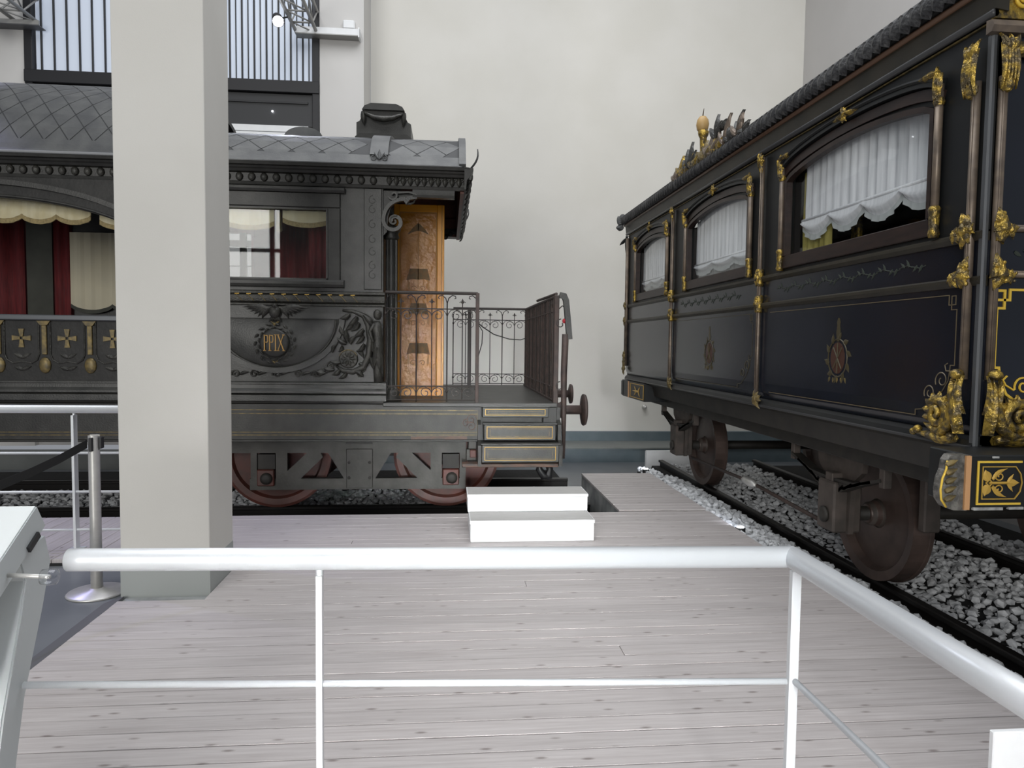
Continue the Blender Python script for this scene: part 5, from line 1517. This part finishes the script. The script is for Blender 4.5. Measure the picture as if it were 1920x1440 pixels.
# large acanthus feet at the corner
def foot(px, py, nn, sd, parent):
    V = Vector
    p = V((px, py, 0)); n_ = V(nn)
    def L(u0, z0, u1, z1, w_, th=0.03, bow=0.02, side=0.0, m='gold'):
        MB().leaf(p + sd * u0 + V((0, 0, z0)), p + sd * u1 + V((0, 0, z1)) + n_ * 0.012, w_, th, nn, bow, side).build('gilt_lobe', m, parent)
    # upright leaf with two side lobes and a rolled tip
    L(0.0, 1.18, 0.0, 1.47, 0.075, 0.045, 0.03)
    L(0.02, 1.28, 0.04, 1.48, 0.045, 0.035, 0.03)
    L(-0.015, 1.28, -0.022, 1.47, 0.04, 0.035, 0.03)
    MB().ball(p + sd * 0.01 + V((0, 0, 1.475)) + n_ * 0.03, 0.034, 0.034, 0.026).build('gilt_roll', 'gold', parent, True)
    # big volute
    cu, cz = 0.135, 1.265
    N_ = 34
    sp_ = [p + sd * (cu - (0.075 - 0.062 * k / N_) * math.cos(2.6 - 10.0 * k / N_)) + V((0, 0, cz + (0.075 - 0.062 * k / N_) * math.sin(2.6 - 10.0 * k / N_))) + n_ * (0.02 + 0.03 * k / N_) for k in range(N_ + 1)]
    MB().tube(sp_, [0.030 - 0.017 * k / N_ for k in range(N_ + 1)], 8).build('gilt_volute', 'gold', parent, True)
    MB().tube([p + sd * 0.01 + V((0, 0, 1.44)) + n_ * 0.02, p + sd * 0.02 + V((0, 0, 1.33)) + n_ * 0.03, p + sd * 0.05 + V((0, 0, 1.22)) + n_ * 0.03, p + sd * 0.10 + V((0, 0, 1.175)) + n_ * 0.03, p + sd * 0.16 + V((0, 0, 1.18)) + n_ * 0.03], [0.015, 0.024, 0.03, 0.03, 0.02], 8).build('gilt_stem', 'gold', parent, True)
    # ribbed shell behind the volute
    for k in range(7):
        a_ = R(-15 + 26 * k)
        L(cu + 0.055 * math.cos(a_), cz + 0.055 * math.sin(a_), cu + 0.135 * math.cos(a_), cz + 0.115 * math.sin(a_), 0.052, 0.03, 0.015)
    # low leaves running along the sill
    L(0.03, 1.15, 0.27, 1.16, 0.07, 0.04, 0.02, 0.01)
    L(0.05, 1.15, 0.33, 1.145, 0.05, 0.035, 0.02)
    L(0.10, 1.17, 0.25, 1.21, 0.05, 0.035, 0.02)
    for u_, z_, r_ in ((0.30, 1.165, 0.024), (0.335, 1.15, 0.02), (0.05, 1.16, 0.022), (0.085, 1.15, 0.02)):
        MB().ball(p + sd * u_ + V((0, 0, z_)) + n_ * 0.02, r_).build('gilt_boss', 'gold', parent, True)
foot(SX - 0.025, YA + 0.06, NX, Vector((0, 1, 0)), ce)
foot(SX + 0.045, YA - 0.02, NE, Vector((1, 0, 0)), ef)
# end cornice with gilt scroll band
ecn = Q('end_cornice', MB().prism([(YA, 3.09), (YA - 0.035, 3.095), (YA - 0.05, 3.12), (YA - 0.035, 3.15), (YA, 3.155)], 'x', SX - 0.04, 5.55), 'gilt_brown')
Q('gilt_band', B(SX - 0.02, 5.5, YA - 0.03, YA, 3.16, 3.42), 'gold', ecn)
for k in range(6):
    Q('gilt_spiral', MB().tube(spiral((SX + 0.12 + 0.13 * k, 3.25), 0.055, 0.010, 0, 620, 30, 'xz', YA - 0.035), 0.009, 6), 'gold_bright', ecn, True)
Q('gilt_spandrel', MB().leaf((SX + 0.09, YA - 0.02, 3.03), (SX + 0.34, YA - 0.015, 3.075), 0.09, 0.02, NE, 0.01, -0.03).leaf((SX + 0.09, YA - 0.02, 3.0), (SX + 0.22, YA - 0.015, 3.05), 0.06, 0.03, NE, 0.01), 'gold', ecn)
# gold key-pattern line on the end panel
kx = SX + 0.072
kp = [(3.4, 1.89), (kx + 0.075, 1.89), (kx + 0.075, 1.84), (kx + 0.0, 1.84), (kx + 0.0, 1.885), (kx + 0.048, 1.885), (kx + 0.048, 1.80), (kx - 0.0 + 0.01, 1.80), (kx + 0.01, 1.51), (kx + 0.035, 1.51), (kx + 0.045, 1.45), (kx + 0.08, 1.38), (kx + 0.14, 1.34), (kx + 0.2, 1.33), (kx + 0.2, 1.25), (3.4, 1.25)]
eln = Q('gold_key_line', MB().ribbon([(a, YA - 0.003, b) for a, b in kp], 0.012, 0.006, NE), 'gold_bright')
Q('gold_scroll', MB().tube(spiral((kx + 0.17, 1.42), 0.05, 0.012, 200, -300, 24, y=YA - 0.004), 0.005, 5).tube([(kx + 0.08, YA - 0.004, 1.47), (kx + 0.06, YA - 0.004, 1.45), (kx + 0.075, YA - 0.004, 1.425), (kx + 0.12, YA - 0.004, 1.40)], 0.005, 5), 'gold_bright', eln)
for k in range(4):
    Q('painted_leaf', MB().leaf((SX + 0.16 + 0.05 * k, YA - 0.002, 2.075), (SX + 0.20 + 0.05 * k, YA - 0.002, 2.11 if k % 2 else 2.05), 0.02, 0.003, NE), 'leaf_paint', eln)

# headstock blocks under the corners
def headstock(y0, y1, face, name='headstock'):
    x0, x1 = 2.30, 2.62
    o = Q(name, B(x0 + 0.04, 5.6, y0, y1, 0.885, 1.125, c=0.006), 'navy_dark')
    return o
h1 = headstock(2.98, 3.26, -1)
Q('carved_end', MB().prism([(3.09, 1.12), (3.08, 1.12), (3.03, 1.09), (3.02, 1.04), (2.99, 0.98), (2.985, 0.93), (3.01, 0.895), (3.06, 0.88), (3.09, 0.885), (3.09, 1.11)], 'x', 2.30, 2.34), 'steel_edge', h1)
ob = [(2.232, 1.10), (2.228, 1.06), (2.212, 1.02), (2.205, 0.97), (2.21, 0.925), (2.235, 0.89)]
Q('carved_bracket', MB().prism(ob + [(2.27, 0.875), (2.335, 0.872), (2.335, 1.125), (2.25, 1.125)], 'y', 2.985, 3.035), 'carved_grey', h1)
Q('gold_edge', MB().tube([(a, 2.984, b) for a, b in ob], 0.005, 6), 'gold_bright', h1, True)
for k in range(5):
    z = 0.92 + k * 0.04
    Q('carved_leaf', MB().leaf((2.225, 2.985, z), (2.275, 2.98, z + 0.025), 0.03, 0.015, NE, 0.006), 'gold_dull', h1)
Q('peach_stripe', B(2.315, 2.34, 2.974, 2.99, 0.878, 1.122), 'peach_stripe', h1)
bx0, bx1, bz0, bz1 = 2.375, 2.585, 0.905, 1.095
yb = 2.976
Q('gold_border', MB().ribbon([(bx1, yb, bz1), (bx0, yb, bz1), (bx0, yb, bz0), (bx1, yb, bz0)], 0.009, 0.005, NE), 'gold_bright', h1)
Q('gold_border', MB().ribbon([(bx0 + .022, yb, bz0 + .022), (bx0 + .022, yb, bz1 - .022), (bx1 - .03, yb, bz1 - .022), (bx1 - 0.005, yb, 1.04), (bx1 + 0.003, yb, 1.0), (bx1 - 0.005, yb, 0.96), (bx1 - .03, yb, bz0 + .022)], 0.004, 0.005, NE, closed=True), 'gold_line', h1)
cx_, cz_ = 2.43, 1.0
dec = MB().tube([(cx_, yb, cz_), (cx_ + 0.11, yb, cz_)], 0.006, 5)
dec.leaf((cx_ + 0.085, yb, cz_), (cx_ + 0.145, yb, cz_), 0.035, 0.004, NE)
for sg in (-1, 1):
    dec.leaf((cx_ + 0.09, yb, cz_), (cx_ + 0.115, yb, cz_ + sg * 0.04), 0.018, 0.004, NE)
    dec.leaf((cx_ - 0.005, yb, cz_ + sg * 0.012), (cx_ - 0.022, yb, cz_ + sg * 0.06), 0.045, 0.004, NE)
    dec.leaf((cx_ + 0.015, yb, cz_ + sg * 0.015), (cx_ + 0.085, yb, cz_ + sg * 0.065), 0.022, 0.004, NE, 0, sg * 0.01)
    dec.tube(spiral((cx_ + 0.05, cz_ + sg * 0.03), 0.022, 0.005, 180, 180 + sg * 400, 16, 'xz', yb), 0.003, 4)
dec.ribbon([(cx_ + 0.016, yb, cz_), (cx_, yb, cz_ + 0.016), (cx_ - 0.016, yb, cz_), (cx_, yb, cz_ - 0.016)], 0.005, 0.004, NE, closed=True)
Q('gold_lily', dec, 'gold_line', h1)
Q('worn_edge', MB().box(2.36, 2.50, 2.973, 2.99, 0.876, 0.889).box(2.53, 2.60, 2.973, 2.99, 0.878, 0.89).box(2.44, 2.47, 2.972, 2.978, 1.112, 1.120), 'worn_white', h1)
h2 = Q('headstock', B(2.56, 5.6, 9.1, 10.25, 0.86, 1.095, c=0.006), 'navy_dark')
Q('gold_border', MB().ribbon([(2.557, 9.14, 0.885), (2.557, 9.80, 0.885), (2.557, 9.80, 1.07), (2.557, 9.14, 1.07)], 0.009, 0.005, NX, closed=True), 'gold_line', h2)
Q('peach_stripe', B(2.553, 2.56, 9.88, 9.93, 0.865, 1.09), 'peach_stripe', h2)
Q('gold_lily', MB().leaf((2.556, 9.35, 0.975), (2.556, 9.70, 0.975), 0.03, 0.004, NX).leaf((2.556, 9.4, 0.975), (2.556, 9.3, 1.04), 0.04, 0.004, NX).leaf((2.556, 9.4, 0.975), (2.556, 9.3, 0.91), 0.04, 0.004, NX).leaf((2.556, 9.5, 0.98), (2.556, 9.6, 1.04), 0.03, 0.004, NX).leaf((2.556, 9.5, 0.97), (2.556, 9.6, 0.91), 0.03, 0.004, NX), 'gold_line', h2)
Q('carved_end', B(2.555, 2.63, 10.2, 10.34, 0.86, 1.095, c=0.02), 'navy_dark', h2)

# far corner ornaments
fcn = Q('corner_pilaster', MB().tube([(SX - 0.02, YZ - 0.04, 1.3), (SX - 0.02, YZ - 0.04, 3.12)], 0.026, 8), 'gilt_brown', RC, True)
for (z, s_) in ((2.165, .08), (1.95, .08), (1.45, .08), (1.36, .08), (1.26, .09)):
    gilt_cluster((SX - 0.03, YZ - 0.03, z), s_, NX, parent=fcn, m='gold_dull', spread=0.7)
Q('cornice_scroll', MB().leaf((2.50, YZ + 0.05, 3.32), (2.47, YZ + 0.12, 3.46), 0.16, 0.06, NX, .02).leaf((2.50, YZ + 0.02, 3.28), (2.46, YZ + 0.16, 3.30), 0.10, 0.06, NX, .02).ball((2.50, YZ + 0.05, 3.42), 0.05, 0.07, 0.06), 'roof_lead_dark', fcn)
Q('corner_bracket', MB().leaf((2.56, YZ, 3.12), (2.50, YZ + 0.16, 3.05), 0.07, 0.03, NX, .01).leaf((2.57, YZ, 3.16), (2.56, YZ + 0.02, 2.92), 0.08, 0.03, NX, .01), 'navy_dark', fcn)

# running gear
Q('sole_bar', B(2.86, 2.94, 3.3, 10.1, 0.80, 1.06, c=0.006), 'under_dark')
Q('sole_bar', B(5.18, 5.26, 3.3, 10.1, 0.80, 1.06), 'under_dark')
Q('under_ledge', yprism([(2.66, 1.08), (2.70, 0.93), (2.88, 0.90), (2.88, 1.08)], 3.3, 10.1), 'under_dark')
for yw in (5.12, 8.80):
    for xw in (3.26, 4.86):
        o_ = MB().lathe([(0.07, -0.07), (0.09, -0.03), (0.10, 0.02), (0.40, 0.035), (0.43, -0.02), (0.50, -0.03), (0.505, 0.09), (0.512, 0.095), (0.512, 0.12), (0.40, 0.12), (0.1, 0.10)], (xw, yw, 0.34), 'x', 44).build('wheel', 'wheel_rust', RC)
        Q('hub', MB().lathe([(0.085, -0.06), (0.095, 0.0), (0.12, 0.03)], (xw, yw, 0.34), 'x', 18), 'under_rust', o_, True)
    Q('axle', MB().tube([(3.0, yw, 0.34), (5.1, yw, 0.34)], 0.055, 12), 'under_dark', RC, True)
    gd = Q('axle_guard', MB().prism([(yw - 0.34, 0.92), (yw - 0.30, 0.70), (yw - 0.17, 0.60), (yw - 0.15, 0.22), (yw - 0.09, 0.22), (yw - 0.09, 0.56), (yw + 0.09, 0.56), (yw + 0.09, 0.22), (yw + 0.15, 0.22), (yw + 0.17, 0.60), (yw + 0.30, 0.70), (yw + 0.34, 0.92)], 'x', 2.96, 3.0), 'under_rust')
    Q('axle_box', B(2.86, 3.08, yw - 0.12, yw + 0.12, 0.22, 0.60, c=0.014), 'under_rust', gd)
    Q('box_lid', MB().lathe([(0.06, 0), (0.06, -0.02), (0.03, -0.03)], (2.86, yw, 0.34), 'x', 14), 'under_dark', gd, True)
    for k in range(5):
        ln = 0.62 - 0.11 * k
        Q('leaf_spring', MB().ribbon([(2.93, yw - ln, 0.66 - 0.03 * k + 0.05), (2.93, yw - ln / 2, 0.625 - 0.026 * k), (2.93, yw, 0.61 - 0.026 * k), (2.93, yw + ln / 2, 0.625 - 0.026 * k), (2.93, yw + ln, 0.66 - 0.03 * k + 0.05)], 0.022, 0.08, NX), 'under_dark', gd)
    Q('spring_buckle', B(2.88, 2.98, yw - 0.05, yw + 0.05, 0.45, 0.66, c=0.006), 'under_rust', gd)
    for sg in (-1, 1):
        Q('shackle', B(2.90, 2.96, yw + sg * 0.62 - 0.03, yw + sg * 0.62 + 0.03, 0.66, 0.86, c=0.006), 'under_rust', gd)
rod = Q('brake_rod', MB().tube([(3.02, 8.55, 0.22), (3.02, 6.8, 0.25), (3.02, 5.45, 0.20)], 0.018, 8), 'iron_rust', RC, True)
Q('turnbuckle', MB().tube([(3.0, 6.95, 0.25), (3.0, 6.88, 0.26), (3.0, 6.74, 0.25), (3.0, 6.66, 0.25)], [0.025, 0.045, 0.045, 0.02], 10), 'brushed_steel', rod, True)
Q('cross_beam', B(2.9, 5.2, 6.9, 7.0, 0.80, 0.95), 'under_dark')
Q('brake_block', B(3.22, 3.34, 5.64, 5.72, 0.15, 0.55, c=0.01), 'under_rust')
Q('brake_block', B(3.22, 3.34, 4.5, 4.57, 0.35, 0.72, c=0.01), 'under_rust')
Q('end_bar', MB().box(2.5, 2.75, 3.3, 3.38, 0.90, 0.95), 'worn_white')

# ------------------------------------------------------------------ white steps on the platform
ws = thing('step_block', (0.69, 6.0, 0.0), 'two white painted wooden steps standing before the carriage steps', 'steps')
B(0.195, 1.203, 5.675, 6.30, 0.001, 0.146, c=0.002).build('lower_box', 'white_paint', ws)
B(0.189, 1.208, 5.668, 5.985, 0.147, 0.174, c=0.002).build('lower_tread', 'white_paint', ws)
B(0.196, 1.201, 5.676, 5.975, 0.1742, 0.1752).build('lower_tread_top', 'tread_grey', ws)
B(0.181, 1.207, 5.986, 6.30, 0.175, 0.296, c=0.002).build('upper_box', 'white_paint', ws)
B(0.176, 1.213, 5.980, 6.31, 0.297, 0.321, c=0.002).build('upper_tread', 'white_paint', ws)
B(0.183, 1.206, 5.988, 6.30, 0.3212, 0.3222).build('upper_tread_top', 'tread_grey', ws)

# ------------------------------------------------------------------ front handrail around the viewer
hr = thing('handrail', (0.2, 1.9, 0.0), 'thick white steel handrail with slim posts close in front of the viewer', 'railing')
HA, HB, HC = (-1.02, 2.01, 1.0), (0.985, 1.935, 1.0), (1.0, 0.35, 1.0)
MB().tube([HA, (-0.98, 2.009, 1.0), HB], 0.0305, 24).build('top_rail', 'white_steel', hr, True)
MB().ball(HB, 0.0305, n=24, m=14).build('elbow', 'white_steel', hr, True)
MB().tube([HB, HC], 0.0305, 24).build('top_rail', 'white_steel', hr, True)
MB().tube([(-1.148, 2.017, 0.652), (0.985, 1.94, 0.632)], 0.0095, 14).build('mid_rail', 'white_steel', hr, True)
MB().tube([(1.01, 1.935, 0.632), (1.02, 0.35, 0.632)], 0.0095, 14).build('mid_rail', 'white_steel', hr, True)
MB().tube([(-1.12, 2.015, 0.30), (0.985, 1.94, 0.29)], 0.0095, 14).build('mid_rail', 'white_steel', hr, True)
def flat_post(x, y, dx, dy, parent, ztop, m='white_steel'):
    MB().prism([(x - dx, y - dy), (x + dx, y - dy), (x + dx, y + dy), (x - dx, y + dy)], 'z', 0.0, ztop - 0.045).build('post', m, parent)
    MB().tube([(x, y, ztop - 0.06), (x, y, ztop - 0.045), (x, y, ztop - 0.022)], [0.009, 0.0105, 0.0105], 8).build('post_neck', m, parent, True)
    MB().box(x - 0.05, x + 0.05, y - 0.05, y + 0.05, 0.0, 0.008, c=0.002).build('foot_plate', m, parent)
flat_post(-0.348, 1.985, 0.0085, 0.014, hr, 1.0)
flat_post(1.005, 1.945, 0.0135, 0.0095, hr, 1.0)
flat_post(1.01, 0.6, 0.022, 0.0085, hr, 1.0)

# ------------------------------------------------------------------ lectern at the left edge
le = thing('lectern', (-1.5, 1.9, 0.0), 'pale grey sloping lectern with curved leg at the left picture edge', 'lectern')
d = Vector((0, -0.85, -0.527)).normalized()     # down the slope towards the viewer
nn = Vector((0, -0.527, 0.85)).normalized()
def slab(x0, x1, p, ln, th, name, m, o0=0.0):
    p = Vector(p)
    vs = []
    for xx in (x0, x1):
        for (u, v_) in ((0, 0), (ln, 0), (ln, -th), (0, -th)):
            q = p + d * u + nn * (v_ + o0)
            vs.append((xx, q.y, q.z))
    return MB().add(vs, [(0, 1, 2, 3), (7, 6, 5, 4), (0, 4, 5, 1), (1, 5, 6, 2), (2, 6, 7, 3), (3, 7, 4, 0)]).build(name, m, le)
top = slab(-2.1, -1.15, (0, 2.105, 1.125), 0.62, 0.075, 'desk', 'lectern_grey')
slab(-2.095, -1.153, (0, 2.103, 1.125), 0.615, 0.004, 'reading_panel', 'lectern_white', 0.003)
slab(-1.152, -1.143, (0, 2.10, 1.055), 0.06, 0.018, 'latch', 'black_plastic')
bk = [(2.15, 1.03), (2.175, 0.95), (2.13, 0.83), (2.075, 0.71), (2.03, 0.61), (1.985, 0.45), (1.955, 0.25), (1.945, 0.0)]
ft = [(1.86, 0.0), (1.875, 0.25), (1.90, 0.45), (1.94, 0.60), (1.985, 0.72), (2.03, 0.84), (2.055, 0.93), (2.03, 1.0)]
MB().prism(bk + ft, 'x', -1.75, -1.155).build('curved_leg', 'lectern_grey', le)
MB().prism([(a, b) for a, b in ft] + [(a - 0.004, b) for a, b in ft[::-1]], 'x', -1.745, -1.16).build('leg_face', 'lectern_white', le)
MB().box(-1.80, -1.16, 1.70, 2.10, 0.0, 0.012, c=0.003).build('foot_plate', 'lectern_grey', le)
MB().prism([(2.08, 1.06), (2.03, 0.98), (1.80, 0.80), (1.76, 0.90)], 'x', -1.74, -1.17).build('gusset', 'lectern_grey', le)
MB().lathe([(0.012, -0.02), (0.020, -0.018), (0.022, 0.0), (0.020, 0.016), (0.012, 0.02)], (-1.035, 1.945, 0.975), 'x', 16).build('clear_knob', 'clear_plastic', le, True)
MB().tube([(-1.155, 1.965, 0.975), (-1.035, 1.945, 0.975)], 0.006, 8).build('knob_stem', 'brushed_steel', le, True)

# ------------------------------------------------------------------ railing before the loggia bay
rr = thing('handrail', (-3.6, 5.63, 0.0), 'white steel railing with three bars in front of the grey carriage, left of the column', 'railing')
MB().tube([(-6.3, 5.63, 1.07), (-2.30, 5.63, 1.07)], 0.031, 18).build('top_rail', 'white_steel', rr, True)
for z in (0.738, 0.442, 0.15):
    MB().tube([(-6.3, 5.63, z), (-2.30, 5.63, z)], 0.0095, 10).build('mid_rail', 'white_steel', rr, True)
for x in (-5.6, -4.2, -2.80):
    flat_post(x, 5.64, 0.009, 0.03, rr, 1.07)
flat_post(-2.31, 5.64, 0.009, 0.03, rr, 1.07)

# ------------------------------------------------------------------ belt barrier
def stanchion(x, y, label):
    t = thing('barrier_post', (x, y, -0.045), label, 'barrier post', 'belt barrier posts')
    MB().lathe([(0.175, 0), (0.178, 0.008), (0.17, 0.016), (0.05, 0.03), (0.038, 0.04)], (x, y, -0.045), 'z', 36).build('base', 'brushed_steel', t, True)
    MB().lathe([(0.036, 0.03), (0.034, 0.5), (0.034, 0.93), (0.034, 0.935)], (x, y, -0.045), 'z', 24).build('post', 'brushed_steel', t, True)
    for a0 in (35, 215):
        pts = [(x + 0.034 * math.cos(R(a0 + k * 11)), y + 0.034 * math.sin(R(a0 + k * 11))) for k in range(12)]
        MB().prism(pts, 'z', 0.885, 0.985).build('head_segment', 'brushed_steel', t)
    MB().box(x - 0.011, x + 0.011, y - 0.052, y + 0.03, 0.885, 0.972, c=0.003).build('cassette', 'black_plastic', t)
    MB().box(x + 0.036, x + 0.056, y - 0.018, y + 0.018, 0.90, 0.972, c=0.004).build('belt_clip', 'black_plastic', t)
    return t
st1 = stanchion(-2.25, 4.77, 'brushed steel belt barrier post left of the column')
stanchion(-3.35, 2.9, 'brushed steel belt barrier post outside the left picture edge')
pts = []
for k in range(13):
    t = k / 12
    pts.append((-2.27 + (-3.33 + 2.27) * t, 4.72 + (2.95 - 4.72) * t, 0.935 - 0.24 * math.sin(PI * t) ** 0.9))
vs, fs = [], []
for i, p in enumerate(pts):
    vs += [(p[0], p[1], p[2] - 0.027), (p[0], p[1], p[2] + 0.027), (p[0] + 0.002, p[1] + 0.001, p[2] + 0.027), (p[0] + 0.002, p[1] + 0.001, p[2] - 0.027)]
for i in range(12):
    for k in range(4):
        fs.append((i * 4 + k, i * 4 + (k + 1) % 4, i * 4 + 4 + (k + 1) % 4, i * 4 + 4 + k))
tag(MB().add(vs, fs).build('barrier_belt', 'belt_black', loc=(-2.25, 4.77, 0.9)), 'black belt sagging from the barrier post to the left', 'belt')

# ------------------------------------------------------------------ white board at the lower right corner
wb = thing('white_board', (2.0, 2.0, 0.0), 'plain white board standing on the planks at the lower right corner', 'board')
B(1.69, 2.4, 2.0, 2.02, 0.01, 0.418, c=0.003).build('panel', 'white_paint', wb)
B(1.72, 1.78, 1.95, 2.15, 0.0, 0.03, c=0.003).build('foot', 'white_paint', wb)
B(2.28, 2.34, 1.95, 2.15, 0.0, 0.03, c=0.003).build('foot', 'white_paint', wb)

# ------------------------------------------------------------------ hall window behind the viewer (source of the daylight)
w2 = thing('window_2', (-5.5, -13.8, 2.0), 'tall hall window with glazing bars behind the viewer', 'window', kind='structure')
for x in (-10.2, -8.4, -6.6, -4.8, -3.0):
    B(x - 0.09, x + 0.09, -13.9, -13.8, 1.0, 9.0).build('mullion', 'window_black', w2)
for z in (1.0, 3.0, 5.0, 7.0, 9.0):
    B(-10.3, -2.9, -13.9, -13.8, z - 0.07, z + 0.07).build('transom', 'window_black', w2)
